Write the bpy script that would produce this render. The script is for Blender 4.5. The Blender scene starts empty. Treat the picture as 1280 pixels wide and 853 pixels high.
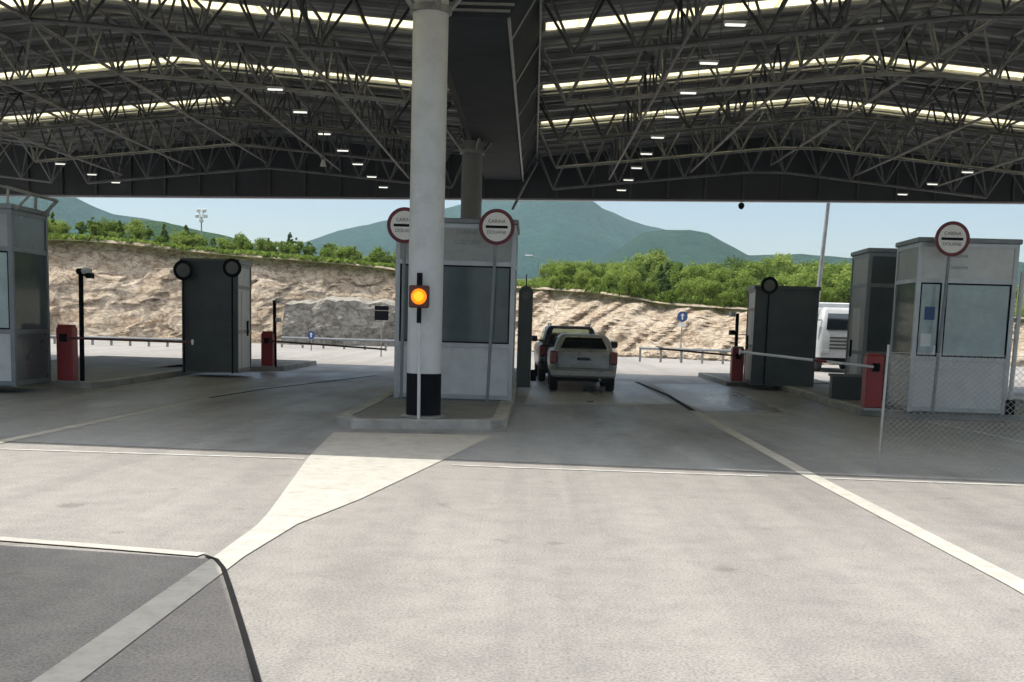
import bpy, math, random
from mathutils import Vector, Matrix, noise
random.seed(7)
PI = math.pi
scn = bpy.context.scene
COL = scn.collection
# ------------------------------------------------------------------ camera
F, W, H = 1500.0, 1280.0, 853.0
CAM = Vector((0, 0, 1.7))
PITCH, ROLL = math.radians(-8.0), math.radians(1.7)
VPX, VPY = 664.0, 402.0
def cam_rot(yaw):
    return Matrix.Rotation(yaw, 3, 'Z') @ Matrix.Rotation(PI/2 + PITCH, 3, 'X') @ Matrix.Rotation(ROLL, 3, 'Z')
def raw(yaw):
    v = cam_rot(yaw).transposed() @ Vector((0, 1, 0))
    return W/2 + F*v.x/-v.z, H/2 - F*v.y/-v.z
lo, hi = -0.2, 0.2
for _ in range(60):
    mid = (lo+hi)/2
    if raw(mid)[0] < VPX: lo = mid
    else: hi = mid
YAW = (lo+hi)/2
R3 = cam_rot(YAW)
SHIFT = (VPY - raw(YAW)[1])/W
def ray(px, py):
    return R3 @ Vector(((px - W/2)/F, (H/2 - (py - SHIFT*W))/F, -1.0))
def G(px, py, z=0.0):
    d = ray(px, py); t = (z - CAM.z)/d.z
    return CAM + d*t
def P(px, py, y):
    d = ray(px, py); return CAM + d*(y/d.y)
cd = bpy.data.cameras.new('camera'); cam = bpy.data.objects.new('camera', cd); COL.objects.link(cam)
cam.matrix_world = Matrix.Translation(CAM) @ R3.to_4x4()
cd.sensor_width = 36; cd.sensor_fit = 'HORIZONTAL'; cd.lens = 36*F/W; cd.shift_y = SHIFT
cd.clip_start = 0.05; cd.clip_end = 8000
scn.camera = cam
# ------------------------------------------------------------------ light
EL = math.radians(58)
SUNH = Vector((-0.988, 0.15, 0)).normalized()
SUN = Vector((SUNH.x*math.cos(EL), SUNH.y*math.cos(EL), math.sin(EL)))
ld = bpy.data.lights.new('sun', 'SUN'); sun = bpy.data.objects.new('sun', ld); COL.objects.link(sun)
ld.energy = 3.3; ld.angle = math.radians(0.5); ld.color = (1, .955, .87)
sun.rotation_euler = SUN.to_track_quat('Z', 'Y').to_euler(); sun.location = (-30, 0, 60)
world = bpy.data.worlds.new('World'); scn.world = world; world.use_nodes = True
wn = world.node_tree
sky = wn.nodes.new('ShaderNodeTexSky'); sky.sky_type = 'NISHITA'; sky.sun_disc = False
sky.sun_elevation = EL; sky.sun_rotation = math.atan2(SUNH.x, SUNH.y)
sky.air_density = 1.0; sky.dust_density = .5; sky.ozone_density = 1.5
bg = wn.nodes['Background']; bg.inputs[1].default_value = 0.09
hs_ = wn.nodes.new('ShaderNodeHueSaturation'); hs_.inputs['Saturation'].default_value = 1.0; hs_.inputs['Value'].default_value = .69
wn.links.new(sky.outputs[0], hs_.inputs['Color']); 
# unseen white glow added to the upper sky as neutral fill light
wt = wn.nodes.new('ShaderNodeTexCoord'); wx = wn.nodes.new('ShaderNodeSeparateXYZ'); wn.links.new(wt.outputs['Generated'], wx.inputs[0])
wr = wn.nodes.new('ShaderNodeMapRange'); wr.interpolation_type = 'SMOOTHSTEP'; wr.inputs[1].default_value = .28; wr.inputs[2].default_value = .85
wn.links.new(wx.outputs[2], wr.inputs[0])
wm = wn.nodes.new('ShaderNodeMix'); wm.data_type = 'RGBA'; wm.blend_type = 'ADD'
wn.links.new(wr.outputs[0], wm.inputs[0]); wn.links.new(hs_.outputs[0], wm.inputs[6]); wm.inputs[7].default_value = (10.5, 9.9, 9.0, 1)
wn.links.new(wm.outputs[2], bg.inputs[0])
vs = scn.view_settings; vs.view_transform = 'Standard'; vs.look = 'None'; vs.gamma = 1; vs.exposure = 0.95
scn.cycles.max_bounces = 8; scn.cycles.diffuse_bounces = 6; scn.cycles.volume_bounces = 0
scn.cycles.transparent_max_bounces = 12
scn.cycles.use_denoising = True
# ------------------------------------------------------------------ materials
def new_mat(name):
    m = bpy.data.materials.new(name); m.use_nodes = True
    return m, m.node_tree, m.node_tree.nodes['Principled BSDF']
def ramp(nt, fac, stops):
    r = nt.nodes.new('ShaderNodeValToRGB'); e = r.color_ramp.elements
    while len(e) < len(stops): e.new(0.5)
    for k, (p, c) in enumerate(stops):
        e[k].position = p; e[k].color = (*c, 1) if len(c) == 3 else c
    nt.links.new(fac, r.inputs[0]); return r.outputs[0]
def tex_noise(nt, scale, detail=4, rough=.55, vec=None, dist=0):
    n = nt.nodes.new('ShaderNodeTexNoise'); n.inputs['Scale'].default_value = scale
    n.inputs['Detail'].default_value = detail; n.inputs['Roughness'].default_value = rough
    n.inputs['Distortion'].default_value = dist
    if vec is None:
        t = nt.nodes.new('ShaderNodeTexCoord'); vec = t.outputs['Object']
    nt.links.new(vec, n.inputs['Vector']); return n.outputs[0]
def mul(nt, a, b, f=1.0):
    m = nt.nodes.new('ShaderNodeMix'); m.data_type = 'RGBA'; m.blend_type = 'MULTIPLY'
    m.inputs[0].default_value = f
    for s, v in ((6, a), (7, b)):
        if hasattr(v, 'links'): nt.links.new(v, m.inputs[s])
        else: m.inputs[s].default_value = (*v, 1)
    return m.outputs[2]
def bump(nt, b, h, strength, dist=.02):
    n = nt.nodes.new('ShaderNodeBump'); n.inputs['Strength'].default_value = strength; n.inputs['Distance'].default_value = dist
    nt.links.new(h, n.inputs['Height']); nt.links.new(n.outputs[0], b.inputs['Normal'])
def pm(name, col, rough=.5, metal=0.0, var=.18, scale=3.0, fine=40, bmp=.0, spec=.5, dirt=0.0):
    m, nt, b = new_mat(name)
    n1 = tex_noise(nt, scale, 5); lo_, hi_ = 1-var, 1+var*.6
    c = ramp(nt, n1, [(.3, [x*lo_ for x in col]), (.7, [min(1, x*hi_) for x in col])])
    if dirt:
        n2 = tex_noise(nt, scale*2.3, 8, .7)
        d = ramp(nt, n2, [(.45, (1, 1, 1)), (.75, (1-dirt, 1-dirt*1.05, 1-dirt*1.15))])
        c = mul(nt, c, d)
    nt.links.new(c, b.inputs['Base Color'])
    b.inputs['Metallic'].default_value = metal; b.inputs['Specular IOR Level'].default_value = spec
    r = nt.nodes.new('ShaderNodeMapRange'); r.inputs[3].default_value = max(.05, rough-.12); r.inputs[4].default_value = min(1, rough+.12)
    nt.links.new(tex_noise(nt, scale*3, 4), r.inputs[0]); nt.links.new(r.outputs[0], b.inputs['Roughness'])
    if bmp: bump(nt, b, tex_noise(nt, fine, 3), bmp)
    return m
def emit(name, col, s):
    m, nt, b = new_mat(name)
    b.inputs['Base Color'].default_value = (*col, 1); b.inputs['Emission Color'].default_value = (*col, 1)
    b.inputs['Emission Strength'].default_value = s; return m
def glass(name, tint, rough=.06, refl=.25):
    m, nt, b = new_mat(name); out = nt.nodes['Material Output']
    tr = nt.nodes.new('ShaderNodeBsdfTransparent'); tr.inputs[0].default_value = (*tint, 1)
    gl = nt.nodes.new('ShaderNodeBsdfGlossy'); gl.inputs['Roughness'].default_value = rough; gl.inputs[0].default_value = (.72, .85, .9, 1)
    lw = nt.nodes.new('ShaderNodeFresnel'); lw.inputs[0].default_value = 1.0+refl*3.2
    mx = nt.nodes.new('ShaderNodeMixShader'); nt.links.new(lw.outputs[0], mx.inputs[0])
    nt.links.new(tr.outputs[0], mx.inputs[1]); nt.links.new(gl.outputs[0], mx.inputs[2])
    nt.links.new(mx.outputs[0], out.inputs['Surface']); return m
def film(name, tint, refl, mixf):
    m = glass(name, tint, .08, refl); nt = m.node_tree; out = nt.nodes['Material Output']
    old = out.inputs['Surface'].links[0].from_socket
    d = nt.nodes.new('ShaderNodeBsdfDiffuse'); n = tex_noise(nt, 2.2, 6, .65)
    c = ramp(nt, n, [(.3, [x*.78 for x in tint]), (.7, [min(1, x*1.12) for x in tint])]); nt.links.new(c, d.inputs[0])
    mx = nt.nodes.new('ShaderNodeMixShader'); mx.inputs[0].default_value = mixf
    nt.links.new(old, mx.inputs[1]); nt.links.new(d.outputs[0], mx.inputs[2]); nt.links.new(mx.outputs[0], out.inputs['Surface']); return m
def asphalt(name, base, rough_lo, rough_hi, stain, ystretch=.25):
    m, nt, b = new_mat(name)
    tc = nt.nodes.new('ShaderNodeTexCoord'); mp = nt.nodes.new('ShaderNodeMapping')
    mp.inputs['Scale'].default_value = (1, ystretch, 1); nt.links.new(tc.outputs['Object'], mp.inputs[0])
    big = tex_noise(nt, .35, 6, .6, mp.outputs[0], .4)
    c = ramp(nt, big, [(.28, [x*(1-stain) for x in base]), (.5, base), (.75, [x*1.1 for x in base])])
    mid = tex_noise(nt, 3.0, 6, .65)
    c = mul(nt, c, ramp(nt, mid, [(.3, (.86, .86, .87)), (.6, (1.04, 1.03, 1.02))]))
    fine = tex_noise(nt, 55, 3, .7)
    c = mul(nt, c, ramp(nt, fine, [(.36, (.62, .62, .63)), (.52, (1, 1, 1)), (.7, (1.26, 1.25, 1.22))]))
    sp = nt.nodes.new('ShaderNodeTexVoronoi'); sp.inputs['Scale'].default_value = 9; sp.inputs['Randomness'].default_value = 1
    nt.links.new(tc.outputs['Object'], sp.inputs['Vector'])
    c = mul(nt, c, ramp(nt, sp.outputs['Distance'], [(.035, (.55, .55, .56)), (.075, (1, 1, 1))]))
    mp2 = nt.nodes.new('ShaderNodeMapping'); mp2.inputs['Scale'].default_value = (1.5, .03, 1); nt.links.new(tc.outputs['Object'], mp2.inputs[0])
    c = mul(nt, c, ramp(nt, tex_noise(nt, 1.0, 4, .6, mp2.outputs[0]), [(.35, (.84, .845, .85)), (.55, (1, 1, 1)), (.75, (1.06, 1.05, 1.04))]))
    dr = tex_noise(nt, 1.7, 2, .4)
    c = mul(nt, c, ramp(nt, dr, [(.69, (1, 1, 1)), (.74, (.72, .71, .70))]))
    # long dark cracks / wear lines
    wv = tex_noise(nt, 1.1, 8, .7, None, 1.5)
    c = mul(nt, c, ramp(nt, wv, [(.487, (1, 1, 1)), (.5, (.84, .84, .85)), (.513, (1, 1, 1))]))
    nt.links.new(c, b.inputs['Base Color'])
    r = nt.nodes.new('ShaderNodeMapRange'); r.inputs[1].default_value = .35; r.inputs[2].default_value = .65
    r.inputs[3].default_value = rough_lo; r.inputs[4].default_value = rough_hi
    nt.links.new(tex_noise(nt, .5, 5, .6, mp.outputs[0]), r.inputs[0]); nt.links.new(r.outputs[0], b.inputs['Roughness'])
    bump(nt, b, tex_noise(nt, 70, 4, .7), .35, .012)
    return m
M = {}
M['ground'] = asphalt('sun_bleached_asphalt', (.258, .248, .232), .75, .95, .24)
M['pave'] = asphalt('canopy_asphalt', (.29, .30, .302), .34, .70, .55)
M['dryland'] = pm('dry_soil', (.22, .2, .13), .95, var=.4, scale=.05, dirt=.3)
M['paint'] = pm('road_paint_and_bright_rim', (.425, .413, .375), .7, var=.09, scale=2.5, dirt=.30, bmp=.3, fine=60)
M['paint_old_and_halo'] = pm('worn_road_paint_and_halo', (.52, .52, .50), .65, var=.2, scale=3, dirt=.40, bmp=.3, fine=60)
M['tar_and_rim'] = pm('seam_and_dark_rim', (.014, .014, .015), .8, var=.3, spec=.1)
M['kerb'] = pm('kerb_concrete', (.33, .33, .31), .8, var=.25, scale=1.6, dirt=.35, bmp=.4)
M['island'] = pm('island_paving', (.17, .175, .17), .75, var=.3, scale=1.2, dirt=.3, bmp=.4)
M['col_white'] = pm('white_column_paint', (.52, .54, .54), .45, var=.09, scale=1.3, dirt=.2)
M['col_dark'] = pm('grey_column_paint', (.16, .17, .18), .5, var=.1, dirt=.2)
M['black'] = pm('black_paint', (.007, .008, .011), .75, var=.3, spec=.08)
M['alu'] = pm('aluminium_frame', (.42, .44, .46), .38, .55, var=.12, scale=2, dirt=.15)
M['alu_dark'] = pm('grey_frame', (.2, .22, .24), .45, .4, var=.15)
M['panel'] = pm('white_panel', (.58, .60, .61), .45, var=.06, scale=1.4, dirt=.18)
M['panel_grey'] = pm('grey_panel', (.34, .36, .37), .45, var=.1, scale=1.4, dirt=.2)
M['panel_dark'] = pm('dark_and_shaded_cladding', (.064, .074, .079), .4, .2, var=.25, scale=1.1, dirt=.2)  # also carries the canopy shade on the far booths' end walls
M['panel_slate'] = pm('slate_cladding', (.11, .13, .145), .3, .3, var=.2, scale=1.1, dirt=.2)
M['interior'] = pm('booth_interior', (.10, .12, .125), .7, var=.3, scale=1.5)
M['glass_dark'] = film('tinted_glass', (.16, .20, .22), .26, .6)
M['glass_pale'] = film('pale_film_glass', (.58, .70, .75), .34, .6)
M['carglass'] = glass('car_glass', (.10, .12, .12), .04, .35)
M['roof'] = pm('roof_deck', (.26, .268, .27), .5, .3, var=.25, scale=.7, dirt=.35)
M['truss'] = pm('truss_steel', (.24, .25, .25), .42, .35, var=.3, scale=1.5, dirt=.3)
M['truss_dark'] = pm('dark_truss_steel', (.085, .09, .095), .45, .3, var=.3, scale=1.5, dirt=.3)
M['fascia'] = pm('fascia_cladding', (.05, .054, .062), .5, .2, var=.3, scale=.8)
M['trim'] = pm('fascia_trim', (.32, .31, .37), .4, .3, var=.1)
M['gutter'] = pm('gutter_cladding', (.024, .029, .036), .8, 0, spec=.2, var=.2, scale=.6, dirt=.3)
M['red'] = pm('barrier_red', (.30, .022, .025), .4, var=.15, scale=2, dirt=.25)
M['white'] = pm('white_enamel', (.78, .78, .77), .4, var=.05, dirt=.1)
M['signred'] = pm('sign_red', (.12, .010, .022), .45, var=.1)
M['signgrey'] = pm('sign_back_grey', (.12, .125, .125), .5, var=.15)
M['blue'] = pm('sign_blue', (.035, .08, .22), .45, var=.1)
M['steel'] = pm('galvanised_steel', (.30, .31, .31), .45, .5, var=.2, dirt=.2)
M['lamp'] = emit('lamp_diffuser', (1, .98, .9), .55)
M['amber'] = emit('amber_lens', (1, .22, .004), .62)
M['amber_core'] = emit('amber_lens_core', (1, .34, .008), .85)
M['rubber'] = pm('rubber', (.022, .022, .023), .8, var=.3)
M['car'] = pm('grey_car_paint', (.30, .308, .308), .3, .2, var=.05, dirt=.15)
M['cardark'] = pm('dark_car_paint', (.035, .036, .045), .25, .2, var=.1)
M['trimblack'] = pm('black_plastic', (.03, .031, .032), .55, var=.2)
M['tail'] = pm('tail_light_red', (.17, .008, .014), .2, var=.1)
M['paper'] = pm('paper', (.75, .78, .8), .7, var=.1)
M['bark'] = pm('bark', (.10, .07, .045), .9, var=.3)
M['skin'] = pm('skin', (.5, .33, .25), .55, var=.08)
M['shirt'] = pm('shirt', (.62, .66, .72), .7, var=.1)
M['hair'] = pm('hair', (.05, .035, .025), .6, var=.2)
# skylight: fibreglass sheet that lets sunlight through
m, nt, b = new_mat('skylight_sheet'); out = nt.nodes['Material Output']
tl = nt.nodes.new('ShaderNodeBsdfTranslucent'); tl.inputs[0].default_value = (.9, .86, .68, 1)
df = nt.nodes.new('ShaderNodeBsdfDiffuse'); df.inputs[0].default_value = (.6, .56, .42, 1)
mx = nt.nodes.new('ShaderNodeMixShader'); mx.inputs[0].default_value = .12
nt.links.new(tl.outputs[0], mx.inputs[1]); nt.links.new(df.outputs[0], mx.inputs[2]); nt.links.new(mx.outputs[0], out.inputs['Surface'])
M['skylight'] = m
# rock
def rock_mat(name, cols, scale=.55):
    m, nt, b = new_mat(name)
    tc = nt.nodes.new('ShaderNodeTexCoord'); mp = nt.nodes.new('ShaderNodeMapping')
    mp.inputs['Scale'].default_value = (1, 1, 1.6); nt.links.new(tc.outputs['Object'], mp.inputs[0])
    c = ramp(nt, tex_noise(nt, scale, 8, .7, mp.outputs[0], .8), [(.3, cols[0]), (.45, cols[1]), (.6, cols[2]), (.75, cols[3])])
    c = mul(nt, c, ramp(nt, tex_noise(nt, 3.2, 6, .7, mp.outputs[0]), [(.36, (.55, .5, .46)), (.56, (1.05, 1.05, 1.05))]))
    c = mul(nt, c, ramp(nt, tex_noise(nt, .75, 9, .72, mp.outputs[0], 3.), [(.482, (1, 1, 1)), (.5, (.42, .37, .34)), (.518, (1, 1, 1))]))
    wn_ = nt.nodes.new('ShaderNodeTexNoise'); wn_.inputs['Scale'].default_value = .8; wn_.inputs['Detail'].default_value = 5
    nt.links.new(mp.outputs[0], wn_.inputs['Vector'])
    va = nt.nodes.new('ShaderNodeVectorMath'); va.operation = 'MULTIPLY_ADD'; va.inputs[1].default_value = (2.6, 2.6, 2.6)
    nt.links.new(wn_.outputs['Color'], va.inputs[0]); nt.links.new(mp.outputs[0], va.inputs[2])
    vo = nt.nodes.new('ShaderNodeTexVoronoi'); vo.feature = 'DISTANCE_TO_EDGE'; vo.inputs['Scale'].default_value = .62
    nt.links.new(va.outputs[0], vo.inputs['Vector'])
    c = mul(nt, c, ramp(nt, vo.outputs['Distance'], [(.0, (.40, .36, .33)), (.035, (.85, .83, .81)), (.09, (1, 1, 1))]), .8)
    nt.links.new(c, b.inputs['Base Color']); b.inputs['Roughness'].default_value = .95
    bump(nt, b, tex_noise(nt, 2.4, 9, .78), .85, .3); return m
M['rock'] = rock_mat('sandy_rock', ((.37, .26, .17), (.47, .39, .29), (.55, .475, .375), (.60, .54, .45)))
M['shot'] = rock_mat('sprayed_concrete', ((.27, .265, .23), (.34, .33, .29), (.38, .37, .33), (.43, .42, .38)), .4)
def leaf_mat(name, a, c_, d):
    m, nt, b = new_mat(name)
    oi = nt.nodes.new('ShaderNodeObjectInfo'); n = tex_noise(nt, 2.4, 3)
    ad = nt.nodes.new('ShaderNodeMath'); ad.operation = 'MULTIPLY_ADD'; ad.inputs[1].default_value = .34
    nt.links.new(oi.outputs['Random'], ad.inputs[0]); nt.links.new(n, ad.inputs[2])
    sb = nt.nodes.new('ShaderNodeMath'); sb.operation = 'SUBTRACT'; sb.inputs[1].default_value = .17
    nt.links.new(ad.outputs[0], sb.inputs[0])
    c = ramp(nt, sb.outputs[0], [(.28, a), (.5, c_), (.74, d)])
    nt.links.new(c, b.inputs['Base Color']); b.inputs['Roughness'].default_value = .75
    b.inputs['Specular IOR Level'].default_value = .15
    out = nt.nodes['Material Output']; t = nt.nodes.new('ShaderNodeBsdfTranslucent'); nt.links.new(c, t.inputs[0])
    mx = nt.nodes.new('ShaderNodeMixShader'); mx.inputs[0].default_value = .42
    nt.links.new(b.outputs[0], mx.inputs[1]); nt.links.new(t.outputs[0], mx.inputs[2]); nt.links.new(mx.outputs[0], out.inputs['Surface'])
    return m
M['leaf'] = leaf_mat('bright_foliage', (.075, .125, .022), (.17, .245, .042), (.27, .34, .085))
M['needle'] = leaf_mat('conifer_foliage', (.03, .07, .02), (.06, .115, .03), (.115, .18, .05))
M['grass'] = leaf_mat('slope_grass', (.09, .12, .035), (.15, .19, .055), (.24, .25, .10))
def forest(name, a, c_):
    m, nt, b = new_mat(name)
    c = ramp(nt, tex_noise(nt, .012, 6, .6), [(.35, a), (.65, c_)])
    c = mul(nt, c, ramp(nt, tex_noise(nt, .09, 5, .7), [(.35, (.62, .66, .64)), (.62, (1.15, 1.12, 1.05))]))
    nt.links.new(c, b.inputs['Base Color']); b.inputs['Roughness'].default_value = 1; b.inputs['Specular IOR Level'].default_value = 0
    bump(nt, b, tex_noise(nt, .11, 6, .7), 1.0, 9); return m
M['mount'] = forest('mountain_forest', (.012, .055, .048), (.024, .074, .058))
M['hill'] = forest('hill_forest', (.026, .068, .032), (.046, .094, .038))
M['knoll'] = forest('knoll_forest', (.014, .052, .038), (.028, .072, .044))
# ------------------------------------------------------------------ mesh helpers
class MB:
    def __init__(s): s.v = []; s.f = []
    def add(s, vs_, fs):
        o = len(s.v); s.v += [tuple(x) for x in vs_]; s.f += [tuple(i+o for i in f) for f in fs]; return s
    def box(s, x0, x1, y0, y1, z0, z1, m=None, bev=0):
        if bev:
            b = bev
            P8 = []
            for z in (z0, z0+b, z1-b, z1):
                ins = b if z in (z0, z1) else 0
                P8.append([(x0+ins+b, y0+ins, z), (x1-ins-b, y0+ins, z), (x1-ins, y0+ins+b, z), (x1-ins, y1-ins-b, z),
                           (x1-ins-b, y1-ins, z), (x0+ins+b, y1-ins, z), (x0+ins, y1-ins-b, z), (x0+ins, y0+ins+b, z)])
            if m is not None: P8 = [[tuple(m @ Vector(p)) for p in r] for r in P8]
            return s.loft(P8)
        vs_ = [Vector((x, y, z)) for z in (z0, z1) for (x, y) in ((x0, y0), (x1, y0), (x1, y1), (x0, y1))]
        if m is not None: vs_ = [m @ v for v in vs_]
        return s.add(vs_, [(3, 2, 1, 0), (4, 5, 6, 7), (0, 1, 5, 4), (1, 2, 6, 5), (2, 3, 7, 6), (3, 0, 4, 7)])
    def loft(s, rings, cap=True):
        n = len(rings[0]); vs_ = [p for r in rings for p in r]; fs = []
        for k in range(len(rings)-1):
            for i in range(n):
                j = (i+1) % n; fs.append((k*n+i, k*n+j, (k+1)*n+j, (k+1)*n+i))
        if cap: fs += [tuple(reversed(range(n))), tuple(range((len(rings)-1)*n, len(rings)*n))]
        return s.add(vs_, fs)
    def tube(s, a, b, r, n=6, r2=None):
        a, b = Vector(a), Vector(b); d = (b-a)
        if d.length < 1e-6: return s
        q = d.to_track_quat('Z', 'Y'); r2 = r if r2 is None else r2
        ring = lambda c, rr: [c + q @ Vector((math.cos(2*PI*i/n)*rr, math.sin(2*PI*i/n)*rr, 0)) for i in range(n)]
        return s.loft([ring(a, r), ring(b, r2)])
    def path(s, pts, r, n=8):
        for a, b in zip(pts[:-1], pts[1:]): s.tube(a, b, r, n)
        return s
    def lathe(s, prof, c=(0, 0, 0), axis='Z', n=24):
        rings = []
        for r, h in prof:
            rg = []
            for i in range(n):
                a = 2*PI*i/n; x, y = math.cos(a)*r, math.sin(a)*r
                p = (x, y, h) if axis == 'Z' else ((x, h, y) if axis == 'Y' else (h, x, y))
                rg.append((p[0]+c[0], p[1]+c[1], p[2]+c[2]))
            rings.append(rg)
        return s.loft(rings)
    def prism(s, poly, z0, z1):
        n = len(poly)
        return s.loft([[(x, y, z0) for x, y in poly], [(x, y, z1) for x, y in poly]])
    def grid(s, fn, nu, nv):
        vs_ = [fn(i/nu, j/nv) for j in range(nv+1) for i in range(nu+1)]
        return s.add(vs_, [(j*(nu+1)+i, j*(nu+1)+i+1, (j+1)*(nu+1)+i+1, (j+1)*(nu+1)+i) for j in range(nv) for i in range(nu)])
    def build(s, name, mat, parent=None, smooth=False, label=None):
        me = bpy.data.meshes.new(name); me.from_pydata(s.v, [], s.f); me.update()
        import bmesh
        bm = bmesh.new(); bm.from_mesh(me); bmesh.ops.recalc_face_normals(bm, faces=bm.faces); bm.to_mesh(me); bm.free()
        me.materials.append(mat)
        if smooth:
            for p in me.polygons: p.use_smooth = True
            if smooth is not True: me.set_sharp_from_angle(angle=math.radians(smooth))
        o = bpy.data.objects.new(name, me); COL.objects.link(o)
        if parent is not None: o.parent = parent
        if label: o['label'] = label
        return o
def tag(o, label, cat, group=None):
    o['label'] = label; o['category'] = cat
    if group: o['group'] = group
    return o
def thing(name, label, cat, loc=(0, 0, 0), rz=0, group=None):
    o = bpy.data.objects.new(name, None); COL.objects.link(o); o.empty_display_size = .2
    o.location = loc; o.rotation_euler = (0, 0, rz); return tag(o, label, cat, group)
def struct(o, kind='structure'): o['kind'] = kind; return o
def dup(root, loc, rz, label, group=None, sc=None):
    r = root.copy(); COL.objects.link(r); r.location = loc; r.rotation_euler = (0, 0, rz); r['label'] = label
    if group: r['group'] = group
    if sc: r.scale = sc
    for ch in list(root.children):
        c = ch.copy(); COL.objects.link(c); c.parent = r
        for g in ch.children:
            d = g.copy(); COL.objects.link(d); d.parent = c
    return r
def text(body, size, mat, parent, name, loc, rot=(PI/2, 0, 0), ext=.002, bold=0):
    cu = bpy.data.curves.new(name, 'FONT'); cu.body = body; cu.size = size; cu.extrude = ext; cu.align_x = 'CENTER'; cu.align_y = 'CENTER'
    cu.offset = bold
    o = bpy.data.objects.new(name+'_src', cu); COL.objects.link(o); bpy.context.view_layer.update()
    me = bpy.data.meshes.new_from_object(o.evaluated_get(bpy.context.evaluated_depsgraph_get()))
    bpy.data.objects.remove(o); me.materials.clear(); me.materials.append(mat)
    r = bpy.data.objects.new(name, me); COL.objects.link(r); r.parent = parent; r.location = loc; r.rotation_euler = rot; return r
# ------------------------------------------------------------------ ground
def sheet(name, poly, z, mat):
    mb = MB(); mb.add([(x, y, z) for x, y in poly], [tuple(range(len(poly)))])
    return struct(mb.build(name, mat))
sheet('ground', [(-2400, -20), (2400, -20), (2400, 2400), (-2400, 2400)], -.012, M['dryland'])
sheet('road', [(-90, -15), (90, -15), (90, 74), (-90, 74)], 0, M['ground'])
SH = -0.08                                        # canopy is skewed: right end nearer
def sy(x, y): return y + SH*x
sheet('pavement', [(-40, sy(-40, 14.5)), (34, sy(34, 14.5)), (34, sy(34, 41.3)), (-40, sy(-40, 41.3))], .004, M['pave'])
def px_poly(pts): return [tuple(G(x, y).xy) for x, y in pts]
sheet('lane_marking', px_poly([(417, 541), (617, 545), (545, 580), (450, 625), (372, 656), (305, 697), (95, 858), (34, 858), (265, 699), (322, 657), (337, 640), (385, 573)]), .008, M['paint'])
def line(name, pts, w, z, mat):
    """a painted strip through ground points, w metres wide"""
    g = [G(*p).xy for p in pts]; L, Rr = [], []
    for i, p in enumerate(g):
        a = g[max(0, i-1)]; b_ = g[min(len(g)-1, i+1)]; t = (b_-a).normalized(); n = Vector((-t.y, t.x))*w/2
        L.append(p+n); Rr.append(p-n)
    return sheet(name, [tuple(q) for q in L] + [tuple(q) for q in reversed(Rr)], z, mat)
line('lane_marking', [(1420, 816), (1280, 735), (1010, 594), (868, 515)], .19, .008, M['paint'])
line('lane_marking', [(-60, 566), (0, 553), (120, 528), (215, 508), (262, 498)], .18, .008, M['paint'])
line('lane_marking', [(1160, 528), (1220, 540), (1300, 558)], .14, .008, M['paint_old_and_halo'])
M['smooth'] = asphalt('smooth_pale_sheen', (.36, .37, .385), .24, .5, .22)  # pale smooth sheets added for the glossy sky reflection on the lanes
sheet('sheen_patch', px_poly([(655, 506), (668, 477), (792, 477), (843, 506)]), .006, M['smooth'])
sheet('sheen_patch', px_poly([(852, 503), (815, 480), (905, 481), (985, 516), (880, 514)]), .006, M['smooth'])
line('drain_channel', [(866, 514), (835, 495), (795, 478)], .13, .010, M['tar_and_rim'])
line('seam_and_dark_rim', [(262, 498), (330, 487), (420, 476), (470, 470)], .10, .008, M['tar_and_rim'])
line('stop_line', [(665, 504), (845, 505)], .32, .008, M['paint_old_and_halo'])
line('stop_line', [(895, 516), (985, 520)], .28, .008, M['paint_old_and_halo'])
line('stop_line', [(-20, 458), (232, 464)], .45, .008, M['paint'])
line('stop_line', [(355, 464), (492, 466)], .5, .008, M['paint'])
line('painted_halo_line', [(-80, 560), (0, 562), (380, 574)], .075, .0065, M['paint_old_and_halo'])  # bright halo of the canopy shade edge, painted as thin strips
line('painted_halo_line', [(565, 582), (640, 585), (960, 596)], .075, .0065, M['paint_old_and_halo'])
line('painted_halo_line', [(1020, 598), (1150, 603), (1400, 612)], .075, .0065, M['paint_old_and_halo'])
line('painted_halo_line', [(-80, 671), (0, 675), (130, 685), (252, 695)], .13, .011, M['paint'])  # bright rim painted along the top of the near dark shape
line('seam_and_dark_rim', [(256, 696), (270, 701), (279, 712), (288, 739), (304, 792), (323, 858)], .035, .012, M['tar_and_rim'])  # dark rim painted down the side of the near dark shape
# ------------------------------------------------------------------ islands
def island(poly, h=.15, name='traffic_island'):
    n = len(poly); c = sum((Vector(p) for p in poly), Vector((0, 0)))/n
    inn = []
    for i in range(n):
        p = Vector(poly[i]); a = (Vector(poly[i-1])-p).normalized(); b_ = (Vector(poly[(i+1) % n])-p).normalized()
        d = (c-p); bis = (a+b_); bis = bis.normalized() if bis.length > .05 else d.normalized()
        if bis.dot(d) < 0: bis = -bis
        inn.append(p + bis*.24)
    o = struct(MB().prism([tuple(p) for p in inn], 0, h-.012).build(name, M['island']))
    k = MB(); vs_ = [(x, y, 0) for x, y in poly] + [(x+(c.x-x)*.004, y+(c.y-y)*.002, h-.02) for x, y in poly]
    vs_ += [tuple(Vector(p)+(Vector(q)-Vector(p))*.12) + (h,) for p, q in zip(poly, inn)] + [(p.x, p.y, h) for p in inn] + [(p.x, p.y, 0) for p in inn]
    fs = []
    for r in range(4):
        for i in range(n): fs.append((r*n+i, r*n+(i+1) % n, (r+1)*n+(i+1) % n, (r+1)*n+i))
    k.add(vs_, fs); kb = k.build('kerb', M['kerb'], o); return o
a = G(420, 536).xy; b_ = G(629, 538).xy
island([(a.x+.25, a.y), (b_.x-.2, b_.y), (b_.x+.05, b_.y+.5), (b_.x+.12, 40), (a.x+.05, 40), (a.x-.1, a.y+.6)])
IL = G(130, 486).xy
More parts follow.
